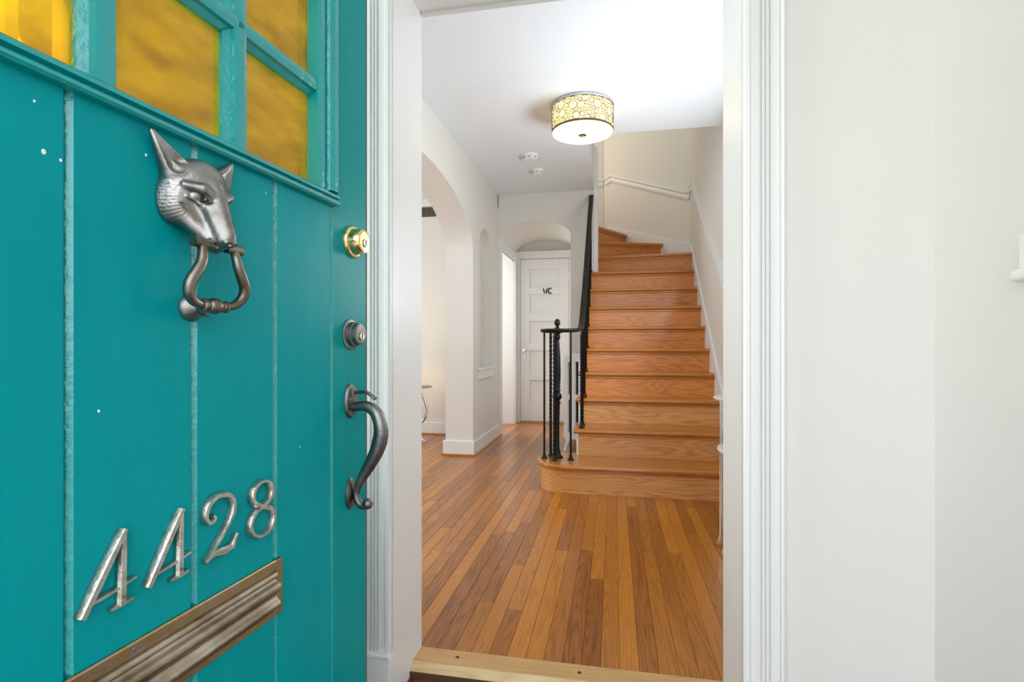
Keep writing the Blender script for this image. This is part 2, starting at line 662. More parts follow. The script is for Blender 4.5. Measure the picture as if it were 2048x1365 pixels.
tag(B(-1.1, .9, -.6, YF0, 2.6, 2.75).build('ceiling', 'ceiling'), 'white porch ceiling above the green door', 'ceiling', 'structure')
tag(B(-.95, -.615, -.20, .05, -.1, 2.6).build('wall_outer', 'wall_porch'), 'outer porch wall that carries the hinges of the green door', 'wall', 'structure')
tag(B(-20, 20, -30, -.6, -.3, -.12).build('ground', 'ground'), 'grey paving in front of the house', 'ground', 'structure')

# ------------------------------------------------------------------ hall walls
# left wall with the wide arch and the niche
wl = MB()
arch = arc((3.3, 1.794), 1.13, .416, 0, 180, 48)     # from far to near springing
poly = [(YF1, 0), (YF1, ZC + .2), (4.62, ZC + .2), (4.62, 0), (4.43, 0)] + arch + [(2.17, 0)]
wl.prism(poly, 'x', XL - .25, XL)
ny0, ny1, nz0, nzs = 4.64, 5.14, .755, 1.84
na = arc(((ny0 + ny1) / 2, nzs), (ny1 - ny0) / 2, .235, 0, 180, 24)
wl.prism([(4.62, 0), (5.16, 0), (5.16, nz0), (4.62, nz0)], 'x', XL - .25, XL)
wl.prism([(4.62, nz0), (4.62, ZC + .2), (5.16, ZC + .2), (5.16, nz0), (ny1, nz0)] + na + [(ny0, nz0)], 'x', XL - .25, XL)
wl.prism([(4.62, nz0), (5.16, nz0), (5.16, 2.2), (4.62, 2.2)], 'x', XL - .25, XL - .09)
wl.prism([(5.16, 0), (YB + .002, 0), (YB + .002, ZC + .2), (5.16, ZC + .2)], 'x', XL - .25, XL)
tag(wl.build('wall_left', 'wall', smooth=30), 'cream plaster hall wall with a wide arch and a slim arched niche', 'wall', 'structure')
sill = thing('trim_5', 'small white moulded ledge under the arched wall niche', 'trim', (XL, 4.9, .69), kind='structure')
B(XL - .13, XL + .028, ny0 - .045, ny1 + .045, .735, .757).build('shelf', 'trim', sill, bevel=.006)
B(XL - .001, XL + .012, ny0 - .02, ny1 + .02, .675, .735).build('apron', 'trim', sill, bevel=.003)
B(XL - .001, XL + .02, ny0 - .025, ny1 + .025, .655, .676).build('bead', 'trim', sill, bevel=.006)

# back wall with the alcove arch
ax0, ax1 = XL, -.44
ac = (ax0 + ax1) / 2
aa = arc((ac, 2.10), (ax1 - ax0) / 2, .165, 0, 180, 32)
wb = MB().prism([(ax1, 0), (-.165, 0), (-.165, 3.0), (ax0 - .25, 3.0), (ax0 - .25, 0), (ax0, 0)] + aa[::-1], 'y', YB, YB + .12)
tag(wb.build('wall_back', 'wall', smooth=30), 'cream back wall of the hall with a low arch in front of the WC door', 'wall', 'structure')
tag(B(-.205, -.160, YB - .012, YB + .13, 1.62, ZC).build('trim_6', 'trim', bevel=.002), 'narrow white edge board where the handrail meets the wall', 'trim', 'structure')
# alcove: side walls, barrel vault, end wall
AE = 6.5
wl = MB()
for a in ((YB + .12, 5.57, 0, 2.4), (6.33, AE + .1, 0, 2.4), (5.57, 6.33, 2.0, 2.4)):
    wl.box(ax0 - .25, ax0, *a)
tag(wl.build('wall_alcove_left', 'wall'), 'left side wall of the alcove with a white door casing', 'wall', 'structure')
tag(B(ax1, ax1 + .15, YB + .12, AE + .1, 0, 2.1).build('wall_alcove_right', 'wall'), 'right side wall of the alcove below the stairs', 'wall', 'structure')
va = arc((ac, 2.10), (ax1 - ax0) / 2, .165, 0, 180, 32)
tag(MB().prism([(ax1, 2.42), (ax1, 2.10)] + va[1:-1] + [(ax0, 2.10), (ax0, 2.42)], 'y', YB + .12, AE + .1).build('ceiling_alcove', 'wall', smooth=30),
    'shallow barrel vault over the alcove in front of the WC door', 'ceiling', 'structure')
tag(B(ax0 - .05, ax1 + .1, AE + .02, AE + .14, 0, 2.42).build('wall_alcove_end', 'wall'), 'cream end wall of the alcove above the WC door', 'wall', 'structure')

# hall ceiling with the stairwell opening
c1 = MB().prism([(-4.1, YF1 - .1), (1.0, YF1 - .1), (1.0, 4.0), (-.2, 4.0), (-.2, YB + .02), (-4.1, YB + .02)], 'z', ZC, ZC + .28)
tag(c1.build('ceiling', 'ceiling'), 'white hall ceiling with the drum lamp, cut away over the stairs', 'ceiling', 'structure')
# right wall of hall and stairs
wh = thing('added_window_2', 'added white window frame around the hall fill light, out of sight of the camera', 'window', (XR, 3.02, .95), kind='structure')  # unseen frame added to go with the hall fill light
for a in ((2.33, 2.40, .98, 2.24), (3.64, 3.71, .98, 2.24)):
    B(XR - .05, XR, *a).build('window_frame', 'trim', wh)
for a in ((2.40, 3.64, .98, 1.05), (2.40, 3.64, 2.19, 2.24)):
    B(XR - .05, XR, *a).build('window_frame', 'trim', wh)
tag(B(XR, XR + .15, YF1, 5.9, 0, 5.0).build('wall_right', 'wall'), 'cream wall on the right of the stairs with sloping chair rail', 'wall', 'structure')
# diagonal wall behind the winders
D0, D1 = Vector((XR, 5.665)), Vector((-.12, 6.555))
dn = Vector((.707, .707)) * .15
tag(MB().prism([tuple(D0), tuple(D1), tuple(D1 + dn), tuple(D0 + dn)], 'z', 0, 5.0).build('wall_stair_corner', 'wall'),
    'cream angled wall behind the turning stairs under the chair rail', 'wall', 'structure')
tag(B(-1.3, -.05, 6.6, 6.75, 2.0, 5.0).build('wall_landing', 'wall'), 'warm cream wall of the upper landing beside the angled wall', 'wall', 'structure')
tag(B(-1.35, -1.2, YB, 6.7, 2.42, 5.0).build('wall_landing_left', 'wall'), 'far left wall of the upper landing', 'wall', 'structure')
tag(B(-1.3, .92, 3.9, 6.8, 5.0, 5.1).build('ceiling_stairwell', 'ceiling'), 'white ceiling high over the stairwell', 'ceiling', 'structure')
tag(B(-.34, .92, 3.86, 4.0, ZC + .28, 5.0).build('wall_stairwell_front', 'wall'), 'front wall of the stairwell above the hall ceiling', 'wall', 'structure')
tag(B(-.34, -.2, 4.0, YB, ZC + .28, 5.0).build('wall_stairwell_left', 'wall'), 'left wall of the stairwell above the hall ceiling', 'wall', 'structure')
tag(B(-1.3, -.2, YB, YB + .12, 3.0, 5.0).build('wall_landing_front', 'wall'), 'front wall of the upper landing', 'wall', 'structure')

# sitting room beyond the arch
tag(B(-4.1, XL - .25, YB, YB + .12, 0, ZC).build('wall_sitting_room', 'wall'), 'cream sitting room wall with an air vent seen through the arch', 'wall', 'structure')
ws = MB()
for a in ((-4.1, -3.98, YF1, 2.3, 0, ZC), (-4.1, -3.98, 4.3, YB, 0, ZC), (-4.1, -3.98, 2.3, 4.3, 0, .7), (-4.1, -3.98, 2.3, 4.3, 2.4, ZC)):
    ws.box(*a)
tag(ws.build('wall_sitting_room_left', 'wall'), 'sitting room wall out of view with an added window opening', 'wall', 'structure')  # opening added beside the sitting room fill light
tag(B(-4.0, XL - .25, YB - .05, YB, 2.46, ZC).build('trim_7', 'trim', bevel=.008), 'white crown moulding of the sitting room above the air vent', 'trim', 'structure')


# baseboards
def baseboard(name, label, segs):
    t = thing(name, label, 'baseboard', (segs[0][0], segs[0][2], 0), kind='structure')
    for i, a in enumerate(segs):
        B(a[0], a[1], a[2], a[3], .012, .132).build('board', 'trim', t, bevel=.007)
        B(a[0] - (.008 if i == 1 or len(segs) == 1 else 0), a[1] + .008 * (a[4] == 'x'), a[2] - .008 * (a[4] == 'y'), a[3], 0, .014).build('shoe_moulding', 'tread', t)
    return t


baseboard('baseboard_left', 'white baseboard wrapping the pier between arch and alcove',
          [(XL, XL + .02, 4.405, 5.5, 'x'), (XL - .27, XL + .02, 4.408, 4.431, 'y')])
baseboard('baseboard_sitting_room', 'white baseboard of the sitting room seen through the arch', [(-3.9, XL - .25, YB - .02, YB, 'y')])

# ------------------------------------------------------------------ WC door, its casing, side casing
wc = thing('door_2', 'white five-panel WC door with a round knob at the end of the alcove', 'door', (-1.14, AE, .012), kind='structure')
wx0, wx1, wz0, wz1 = -1.148, -.546, .02, 2.035
B(wx0, wx0 + .112, AE - .035, AE, wz0, wz1).build('stile', 'door_white', wc, bevel=.002)
B(wx1 - .112, wx1, AE - .035, AE, wz0, wz1).build('stile', 'door_white', wc, bevel=.002)
zs = [.02, .24, .565, .675, .935, 1.04, 1.30, 1.40, 1.68, 1.79, 1.92, 2.035]
pz = [(.24, .53), (.62, .90), (.99, 1.265), (1.355, 1.60), (1.685, 1.91)]
edges = [wz0] + [v for p in pz for v in p] + [wz1]
for i in range(0, len(edges), 2):
    B(wx0 + .112, wx1 - .112, AE - .035, AE, edges[i], edges[i + 1]).build('rail', 'door_white', wc)
for a, b_ in pz:
    B(wx0 + .112, wx1 - .112, AE - .010, AE, a, b_).build('panel', 'door_white', wc)
kn = MB().lathe([(.024, 0), (.024, -.004), (.009, -.008), (.009, -.03), (.022, -.04), (.027, -.052), (.022, -.064), (.008, -.068)], (wx0 + .055, AE - .035, .90), 'y', 20).build('knob', 'chrome', wc, smooth=40)
MB().lathe([(.016, 0), (.016, -.003), (.006, -.004)], (wx0 + .055, AE - .035, .815), 'y', 14, 1, 1.3).build('keyhole_plate', 'chrome', wc, smooth=40)
for hz in (.3, 1.78):
    B(wx1 - .004, wx1 + .012, AE - .04, AE - .033, hz, hz + .09).build('hinge', 'door_white', wc)


def stroke(mb, pts, wd, ht, P, closed=False):
    """raised stroke in a plane: pts (a,b), width(s) wd, height ht; P maps (a,b,h) to space"""
    pts = [Vector((p[0] * P.sx, p[1] * P.sy)) for p in pts]
    n = len(pts)
    ws = wd if isinstance(wd, (list, tuple)) else [wd] * n
    prof = [(-.5, 0), (-.5, .55), (-.28, 1), (.28, 1), (.5, .55), (.5, 0)]
    vs = []
    for i in range(n):
        if closed:
            t = pts[(i + 1) % n] - pts[i - 1]
        else:
            t = pts[min(i + 1, n - 1)] - pts[max(0, i - 1)]
        t.normalize()
        nn = Vector((-t.y, t.x))
        for a, h_ in prof:
            q = pts[i] + nn * a * ws[i] * .8
            vs.append(P(q.x, q.y, h_ * ht))
    m = 6
    fs = []
    for i in range(n if closed else n - 1):
        i2 = (i + 1) % n
        for k in range(m):
            fs.append((i * m + k, i * m + (k + 1) % m, i2 * m + (k + 1) % m, i2 * m + k))
    if not closed:
        fs += [tuple(range(m - 1, -1, -1)), tuple((n - 1) * m + k for k in range(m))]
    mb.add(vs, fs)


def Pw(a, b_, h_):
    return (-.862 + a, AE - .0352 - h_, 1.605 + b_)


Pw.sx = Pw.sy = .065
mb = MB()
stroke(mb, [(0, 1), (.22, 0), (.4, .7), (.58, 0), (.8, 1)], .016, .006, Pw)
mb.build('letter', 'iron', wc, label='black letter W on the WC door')
mb = MB()
stroke(mb, arc((1.35, .5), .36, .5, 50, 310, 16), .017, .006, Pw)
mb.build('letter', 'iron', wc, label='black letter C on the WC door')
cw = thing('trim_8', 'white casing and header around the WC door', 'trim', (-.85, AE, 0), kind='structure')
B(wx0 - .06, wx0 - .004, AE - .045, AE + .02, 0, 2.04).build('casing', 'trim', cw, bevel=.004)
B(wx1 + .004, ax1, AE - .045, AE + .02, 0, 2.04).build('casing', 'trim', cw, bevel=.004)
B(wx0 - .06, ax1, AE - .05, AE + .02, 2.04, 2.135).build('header', 'trim', cw, bevel=.004)
B(wx0 - .004, wx1 + .004, AE - .045, AE + .02, 0, .016).build('sill', 'threshold', cw)
ds = thing('door_3', 'white cased doorway in the left side wall of the alcove', 'door', (XL, 6.0, 0), kind='structure')
B(XL - .002, XL + .022, YB + .03, YB + .14, 0, 2.10).build('casing', 'trim', ds, bevel=.004)
B(XL - .002, XL + .022, 6.33, 6.44, 0, 2.10).build('casing', 'trim', ds, bevel=.004)
B(XL - .003, XL + .025, YB + .027, 6.444, 2.002, 2.105).build('header', 'trim', ds, bevel=.004)
B(XL - .25, XL, 5.548, 5.572, 0, 2.0).build('jamb', 'trim', ds)
B(XL - .25, XL, 6.328, 6.35, 0, 2.0).build('jamb', 'trim', ds)
B(XL - .25, XL, 5.572, 6.328, 1.985, 2.005).build('head_jamb', 'trim', ds)
tag(B(-2.9, -2.8, YB + .12, 6.9, 0, 2.4).build('wall_side_room', 'wall'), 'far wall of the side room off the alcove', 'wall', 'structure')
tag(B(-2.9, XL - .05, 6.8, 6.9, 0, 2.4).build('wall_side_room_end', 'wall'), 'end wall of the side room off the alcove', 'wall', 'structure')
tag(B(-2.9, XL, YB + .12, 6.9, 2.4, 2.5).build('ceiling_side_room', 'ceiling'), 'white ceiling of the side room off the alcove', 'ceiling', 'structure')

# ------------------------------------------------------------------ stairs
rise = .188
NY = {1: 3.40, 2: 3.70, 3: 4.0}
for n in range(4, 11):
    NY[n] = 4.0 + .21 * (n - 3)
SX0, SX1 = -.245, .752
st = thing('staircase', 'varnished oak staircase with a rounded bottom step turning at the top', 'staircase', (.2, 3.5, 0))


def nosed(y0, y1, z, th=.032):
    r = th / 2
    a = [(y0 + r + r * math.cos(R(t)), z - r + r * math.sin(R(t))) for t in range(90, 271, 30)]
    return a + [(y1, z - th), (y1, z)]


for n in range(1, 11):
    z = rise * n
    if n == 1:
        # bullnose: plan outline extruded
        pl = [(SX1, 3.40)] + [(-.33 + .195 * math.cos(R(t)), 3.615 + .215 * math.sin(R(t))) for t in range(270, 89, -10)] + [(SX0, 3.83), (SX0, 3.76), (SX1, 3.76)]
        MB().prism(pl, 'z', z - .032, z).build('tread', 'tread', st, bevel=.012, seg=3)
        pr = [(SX1, 3.43)] + [(-.33 + .168 * math.cos(R(t)), 3.615 + .185 * math.sin(R(t))) for t in range(270, 89, -10)] + [(SX0, 3.80), (SX1, 3.80)]
        MB().prism(pr, 'z', 0, z - .031).build('riser', 'riser_worn', st, smooth=30)
        B(SX0 - .09, SX1, 3.424, 3.432, z - .05, z - .03).build('cove_moulding', 'tread', st, bevel=.004)
    else:
        yb = NY[n + 1] + .05 if n < 10 else 5.7
        if n < 10:
            MB().prism(nosed(NY[n], yb, z), 'x', SX0 - .035, SX1).build('tread', 'tread', st, smooth=40)
        m_ = 'riser_worn' if n < 4 else 'riser'
        if n < 10:
            B(SX0, SX1, NY[n] + .03, NY[n] + .05, z - rise - (.0 if n > 1 else 0), z - .031).build('riser', m_, st)
            B(SX0, SX1, NY[n] + .018, NY[n] + .031, z - .048, z - .031).build('cove_moulding', 'tread', st, bevel=.004)
# winders
zt = .032


def winder(n, pl, p, q, mat='tread'):
    z = rise * n
    MB().prism(pl, 'z', z - zt, z).build('tread', 'tread', st, bevel=.008)
    p, q = Vector(p), Vector(q)
    d = (q - p).normalized()
    nn = Vector((-d.y, d.x))
    a, b_ = p + nn * .03, q + nn * .03
    MB().prism([tuple(a), tuple(b_), tuple(b_ + nn * .02), tuple(a + nn * .02)], 'z', z - rise, z - zt + .001).build('riser', 'riser', st)
    a, b_ = p + nn * .016, q + nn * .016
    MB().prism([tuple(a), tuple(b_), tuple(b_ + nn * .015), tuple(a + nn * .015)], 'z', z - zt - .015, z - zt + .001).build('cove_moulding', 'tread', st)


winder(10, [(-.165, 5.475), (SX1, 5.385), (SX1, 5.66), (.56, 5.88), (.45, 6.0), (-.165, 5.72)], (-.165, 5.475), (SX1, 5.385))
winder(11, [(-.175, 5.63), (.545, 5.895), (.15, 6.285), (.05, 6.36), (-.175, 5.85)], (-.175, 5.63), (.545, 5.895))
winder(12, [(-.175, 5.745), (.16, 6.275), (-.115, 6.55), (-.41, 6.58), (-.41, 5.56), (-.2, 5.56)], (-.175, 5.745), (.16, 6.275))
B(-1.19, -.40, 5.55, 6.59, 2.425, rise * 13 + .02).build('tread', 'tread', st)
# painted string below the treads on the open side
sp = [(3.84, 0), (3.84, rise - .032)]
for n in range(2, 10):
    sp += [(NY[n] + .028 if n > 2 else 3.735, rise * (n - 1) - (.034 if n == 2 else .0)), (NY[n] + .028 if n > 2 else 3.735, rise * n - .033)]
sp = [(3.735, rise + .001)]
for n in range(2, 10):
    y_ = NY[n] + .035
    sp += [(y_, rise * (n - 1) + .001 if n == 2 else rise * (n - 1) - .033), (y_, rise * n - .033)]
sp = sp[1:] + [(YB, rise * 9 - .033), (YB, 0), (3.84, 0), (3.84, rise + .001)]
MB().prism(sp, 'x', SX0 - .016, SX0 - .001).build('stringer', 'trim', st)
# wall string on the right
sk = tag(MB().prism([(3.0, -.0), (3.0, .10), (3.3, .13), (4.05, .70), (5.5, 1.95), (5.68, 2.02), (5.68, 1.6), (4.1, 0)], 'x', .7525, XR).build('trim_9', 'trim', bevel=.003),
         'white sloping skirting board along the right side of the stairs', 'trim', 'structure')
ds_ = (D1 - D0).normalized()


def dpt(t):
    return D0 + ds_ * t


LD = (D1 - D0).length
t2 = thing('trim_10', 'white stepped skirting board on the angled wall behind the turning stairs', 'trim', (.3, 6.1, 2.0), kind='structure')
nv = Vector((-.707, -.707)) * .017
vs = []
pr = [(0.0, 1.5), (0.0, 2.03), (.02, 2.02), (1.16, 2.40), (1.20, 2.40), (LD, 2.36), (LD, 1.9)]
for k in (0, 1):
    for t, z in pr:
        p = dpt(t) + nv * k
        vs.append((p.x, p.y, z))
n_ = len(pr)
MB().add(vs, [tuple(range(n_)), tuple(range(2 * n_ - 1, n_ - 1, -1))] + [(i, (i + 1) % n_, n_ + (i + 1) % n_, n_ + i) for i in range(n_)]).build('board', 'trim', t2, bevel=.003)


def rail_strip(t, pts, nrm, hgt=.062, thk=.022):
    a = MB()
    nrm = Vector(nrm)
    n = len(pts)
    vs = []
    prof = [(0, 0), (.55, 0), (.8, .25), (.45, .62), (1, .8), (1, 1), (0, 1)]
    for p in pts:
        for d, z in prof:
            vs.append((p[0] + nrm.x * d * thk, p[1] + nrm.y * d * thk, p[2] + z * hgt))
    m = len(prof)
    fs = []
    for i in range(n - 1):
        for k in range(m):
            fs.append((i * m + k, i * m + (k + 1) % m, (i + 1) * m + (k + 1) % m, (i + 1) * m + k))
    fs += [tuple(range(m - 1, -1, -1)), tuple((n - 1) * m + k for k in range(m))]
    a.add(vs, fs).build('moulding', 'trim', t)


cr = thing('trim_11', 'white chair rail climbing the stair walls and turning the corner', 'trim', (XR, 5.0, 2.0), kind='structure')
rail_strip(cr, [(XR, 3.2, .72), (XR, 4.05, 1.46), (XR, 5.42, 2.50), (XR, 5.64, 2.53)], (-1, 0, 0), .075, .024)
nd = (-.707, -.707, 0)
pts = []
for t, z in ((.0, 2.49), (.03, 2.47), (1.13, 2.94), (LD - .02, 2.92)):
    p = dpt(t)
    pts.append((p.x, p.y, z))
rail_strip(cr, pts, nd, .085, .024)
rail_strip(cr, [(-.13, 6.6, 2.93), (-1.0, 6.6, 2.93)], (0, -1, 0), .085, .024)

# ------------------------------------------------------------------ iron railing
rl = thing('stair_railing', 'black iron stair railing with twisted balusters and a scrolled end', 'railing', (-.3, 3.6, rise))
path2 = [(-.355, 3.655), (-.40, 3.675), (-.445, 3.665), (-.475, 3.62), (-.47, 3.565), (-.425, 3.53), (-.36, 3.53), (-.29, 3.565), (-.245, 3.63), (-.232, 3.70)]
path2 = spline(path2, 5)
def rail_z(y):
    dd = 2.50 - .895 * (YB - y) - 1.068
    return 1.068 + max(0, (dd + math.sqrt(dd * dd + .13 ** 2)) / 2 - .016)


rp_ = [(p[0], p[1], rail_z(p[1]) if i >= 33 else 1.068) for i, p in enumerate(path2)]
for k in range(1, 17):
    y = 3.70 + (4.02 - 3.70) * k / 16
    rp_.append((-.230, y, rail_z(y) + .006 * k / 16))
for k in range(1, 9):
    y = 4.02 + (YB - .01 - 4.02) * k / 8
    rp_.append((-.228, y, 2.50 - .895 * (YB - y)))
oval = [(.0225 * math.cos(2 * PI * k / 12), .0135 * math.sin(2 * PI * k / 12) + .002 * math.cos(4 * PI * k / 12)) for k in range(12)]
MB().sweep(rp_, oval).build('handrail', 'rail_iron', rl, smooth=50)
for (yy, zz) in ((4.35, 0), (4.39, 0), (4.24, 0)):
    MB().lathe([(.005, 0), (.004, .002), (.001, .003)], (-.236, yy, 2.50 - .895 * (YB - yy) + .014), 'z', 10).build('screw_head', 'nickel', rl, smooth=40)


def baluster_mesh(h, twisted, hs=.0075, turns=7, sides=4):
    m = MB()
    if twisted:
        k = 84
        pts = [(0, 0, h * i / k) for i in range(k + 1)]
        tw = [2 * PI * turns * max(0, min(1, (i / k - .03) / .94)) for i in range(k + 1)]
        sec = [(hs * a, hs * b_) for a, b_ in ((-1, -1), (0, -.62), (1, -1), (.62, 0), (1, 1), (0, .62), (-1, 1), (-.62, 0))]
        m.sweep(pts, sec, up=(0, 1, 0), twist=tw)
    else:
        m.lathe([(.0072, 0), (.0072, h)], seg=10)
    m.lathe([(.022, 0), (.022, .005), (.016, .012), (.011, .03), (.009, .034)], seg=12)
    return m.mesh('baluster', smooth=45, mat='iron')


def place_bal(me, x, y, z, rz=0):
    o = bpy.data.objects.new('baluster', me)
    o.location = (x - rl['_o'][0], y - rl['_o'][1], z - rl['_o'][2])
    o.rotation_euler = (0, 0, rz)
    o.parent = rl
    col.objects.link(o)
    return o


hb = 1.062 - rise
bs, bt = baluster_mesh(hb, False), baluster_mesh(hb, True)
place_bal(bs, -.472, 3.595, rise)
place_bal(bt, -.437, 3.672, rise)
place_bal(bt, -.395, 3.527, rise, .4)
place_bal(bs, -.288, 3.567, rise)
# stair balusters: two for each tread, alike heights share a mesh
prev = {}
for n in range(2, 10):
    for k in range(2):
        run = (NY[n + 1] - NY[n])
        y = NY[n] + .035 + k * run / 2
        if n == 2 and k == 0:
            y = 3.765
        zt_ = max(1.068, 2.50 - .895 * (YB - y)) - .006
        h = round(zt_ - rise * n, 3)
        if y > YB - .06:
            continue
        key = round(h, 2)
        if key not in prev:
            prev[key] = baluster_mesh(h, True)
        place_bal(prev[key], -.228, y, rise * n, .2)
# newel
nw = MB()
nw.lathe([(.040, 0), (.040, .012), (.028, .022), (.022, .05), (.017, .07), (.0165, .25), (.019, .33), (.020, .37), (.026, .385), (.017, .395), (.029, .41), (.034, .425), (.029, .44),
          (.017, .455), (.026, .465), (.020, .48), (.024, .54), (.025, .60), (.0225, .70), (.016, .80), (.014, .815), (.022, .825), (.022, .84), (.016, .86), (.014, hb)],
         (-.387, 3.625, rise), seg=20)
nwo = nw.build('newel', 'iron', rl, smooth=40)
fi = MB().lathe([(.010, 0), (.018, .006), (.018, .012), (.008, .020), (.010, .026), (.018, .034), (.0215, .046), (.019, .060), (.011, .071), (.003, .075)], (-.387, 3.640, 1.075), seg=20)
fi.build('finial', 'rail_iron', nwo, smooth=60, off=rl['_o'])
B(-.41, -.365, 3.60, 3.66, 1.045, 1.060).build('bracket', 'iron', rl, bevel=.003)

# ------------------------------------------------------------------ radiator beside the stairs
ra = thing('radiator', 'white cast iron radiator standing beside the stairs behind the railing', 'radiator', (-.36, 5.0, 0))


def rad_section(foot):
    m = MB()
    # outline frame of three columns with slots, in (x, z)
    x0, x1 = -.45, -.275
    cols = [x0 + .022, (x0 + x1) / 2, x1 - .022]
    outer = [(x0 + .004, .12), (x0, .16), (x0 - .002, .5), (x0 + .002, .83), (x0 + .02, .875), ((x0 + x1) / 2, .885), (x1 - .02, .875), (x1 - .002, .83), (x1, .16), (x1 - .004, .12)]
    for cx in cols:
        m.sweep([(cx, 0, .13), (cx, 0, .30), (cx, 0, .5), (cx, 0, .86)], [(.0225 * math.cos(2 * PI * k / 12), .019 * math.sin(2 * PI * k / 12)) for k in range(12)], up=(0, 1, 0))
    for (za, zb) in ((.11, .17), (.47, .515), (.815, .87)):
        m.box(x0 + .004, x1 - .004, -.016, .016, za, zb)
    m.tube([(x0 + .012, 0, .845), (x0 + .03, 0, .868), ((x0 + x1) / 2, 0, .876), (x1 - .03, 0, .868), (x1 - .012, 0, .845)], .02, 12, up=(0, 1, 0))
    if foot:
        for s_, cx in ((1, x0 + .02), (-1, x1 - .02)):
            m.tube([(cx + s_ * .03, 0, .12), (cx + s_ * .01, 0, .07), (cx - s_ * .002, 0, .03), (cx - s_ * .008, 0, .0)], [.024, .017, .014, .02], 10, up=(0, 1, 0))
    return m


s_end = rad_section(True).mesh('section', off=(-.36, 0, 0), smooth=50, mat='radiator')
s_mid = rad_section(False).mesh('section', off=(-.36, 0, 0), smooth=50, mat='radiator')
for k in range(9):
    o = bpy.data.objects.new('section', s_end if k in (0, 8) else s_mid)
    o.location = (0, -.2 + k * .05, 0)
    o.parent = ra
    col.objects.link(o)

# ------------------------------------------------------------------ drum lamp
LX, LY = -.205, 3.495
lp = thing('ceiling_lamp', 'lit drum ceiling lamp with a cream shade of overlapping circles', 'ceiling lamp', (LX, LY, ZC))
MB().lathe([(.196, 0), (.204, -.004), (.206, -.018), (.200, -.022), (.19, -.022)], (LX, LY, ZC), seg=64).build('canopy', 'lamp_metal', lp, smooth=40)
zt0, zb0 = ZC - .022, ZC - .178
sh = MB().lathe([(.196, zt0), (.2, zt0), (.2, zb0), (.196, zb0)], (LX, LY, 0), seg=64).build('shade', 'shade_glow', lp, smooth=40, label='cream fabric shade glowing warm')
MB().lathe([(.2015, zb0 + .013), (.2015, zb0), (.199, zb0), (.199, zb0 + .013)], (LX, LY, 0), seg=64).build('bottom_band', 'lampshade_trim', sh, smooth=40, off=lp['_o'])
MB().lathe([(.198, zb0 + .004), (.198, zb0 - .002), (.185, zb0 - .008), (.1, zb0 - .014), (.012, zb0 - .016)], (LX, LY, 0), seg=64).build('diffuser', 'disc_glow', lp, smooth=60, label='glowing white glass diffuser')
MB().lathe([(.004, zb0 - .012), (.026, zb0 - .015), (.026, zb0 - .018), (.010, zb0 - .022), (.007, zb0 - .03), (.002, zb0 - .033)], (LX, LY, 0), seg=24).build('finial', 'old_brass', lp, smooth=40)
cir = []
rr = random.Random(9)
Rs = .2012
for _ in range(9000):
    a, z, r = rr.uniform(0, 2 * PI * Rs), rr.uniform(zb0 + .01, zt0), rr.choice([.010, .014, .019, .022, .026])
    ok = True
    for (a2, z2, r2) in cir:
        da = abs(a - a2)
        da = min(da, 2 * PI * Rs - da)
        if math.hypot(da, z - z2) < r + r2 + .0004:
            ok = False
            break
    if ok:
        cir.append((a, z, r))
mb, md = MB(), MB()
for (a, z, r) in cir:
    ring, k = [], 22
    zz = [z + r * math.sin(2 * PI * i / k) for i in range(k)]
    for i in range(k):
        th_ = (a + r * math.cos(2 * PI * i / k)) / Rs
        z_ = min(max(zz[i], zb0 + .012), zt0 - .001)
        ring.append((LX + Rs * math.cos(th_), LY + Rs * math.sin(th_), z_))
    mb.tube(ring, .0018, 5, closed=True)
    md.add([(LX + (Rs - .0006) * (p[0] - LX) / Rs, LY + (Rs - .0006) * (p[1] - LY) / Rs, p[2]) for p in ring], [tuple(range(k))])
o = mb.build('circle_outline', 'amber_print', sh, off=lp['_o'])
o['kind'] = 'stuff'
o = md.build('circle_fill', 'circle_glow', sh, off=lp['_o'])
o['kind'] = 'stuff'

# smoke detectors
def detector(x, y, r, lab):
    t = thing('smoke_detector', lab, 'smoke detector', (x, y, ZC))
    MB().lathe([(r, 0), (r, -.012), (r * .95, -.016), (r * .9, -.017)], (x, y, ZC), seg=32).build('base', 'plastic', t, smooth=40)
    MB().lathe([(r * .9, -.016), (r * .86, -.034), (r * .70, -.042), (r * .66, -.042), (.004, -.046)], (x, y, ZC), seg=32).build('cover', 'plastic', t, smooth=40)
    for a in (20, 140, 230, 275, 320):
        ca, sa = math.cos(R(a)), math.sin(R(a))
        q = MB()
        q.sweep([(x + (r * .88) * math.cos(R(a + d)), y + (r * .88) * math.sin(R(a + d)), ZC - .028) for d in (-12, -6, 0, 6, 12)], [(-.003, -.003), (.003, -.003), (.003, .003), (-.003, .003)])
        q.build('vent_slot', 'grille', t)


detector(-.688, 4.325, .072, 'white smoke detector on the ceiling nearer the drum lamp')
detector(-.68, 4.70, .058, 'smaller white ceiling detector nearer the back wall')

# ------------------------------------------------------------------ air vent in the sitting room
av = thing('air_vent', 'dark slotted air vent high on the sitting room wall', 'air vent', (-2.05, YB, 2.35))
B(-2.26, -1.885, YB - .004, YB, 2.355, 2.465).build('backing', 'dark', av)
for a in ((-2.28, -1.865, 2.338, 2.356), (-2.28, -1.865, 2.462, 2.48)):
    B(a[0], a[1], YB - .01, YB, a[2], a[3]).build('frame', 'wall', av)
for a in ((-2.28, -2.26), (-1.885, -1.865)):
    B(a[0], a[1], YB - .01, YB, 2.356, 2.462).build('frame', 'wall', av)
for k in range(22):
    xx = -2.255 + k * .0172
    B(xx, xx + .006, YB - .012, YB - .002, 2.356, 2.463).build('slat', 'grille', av)

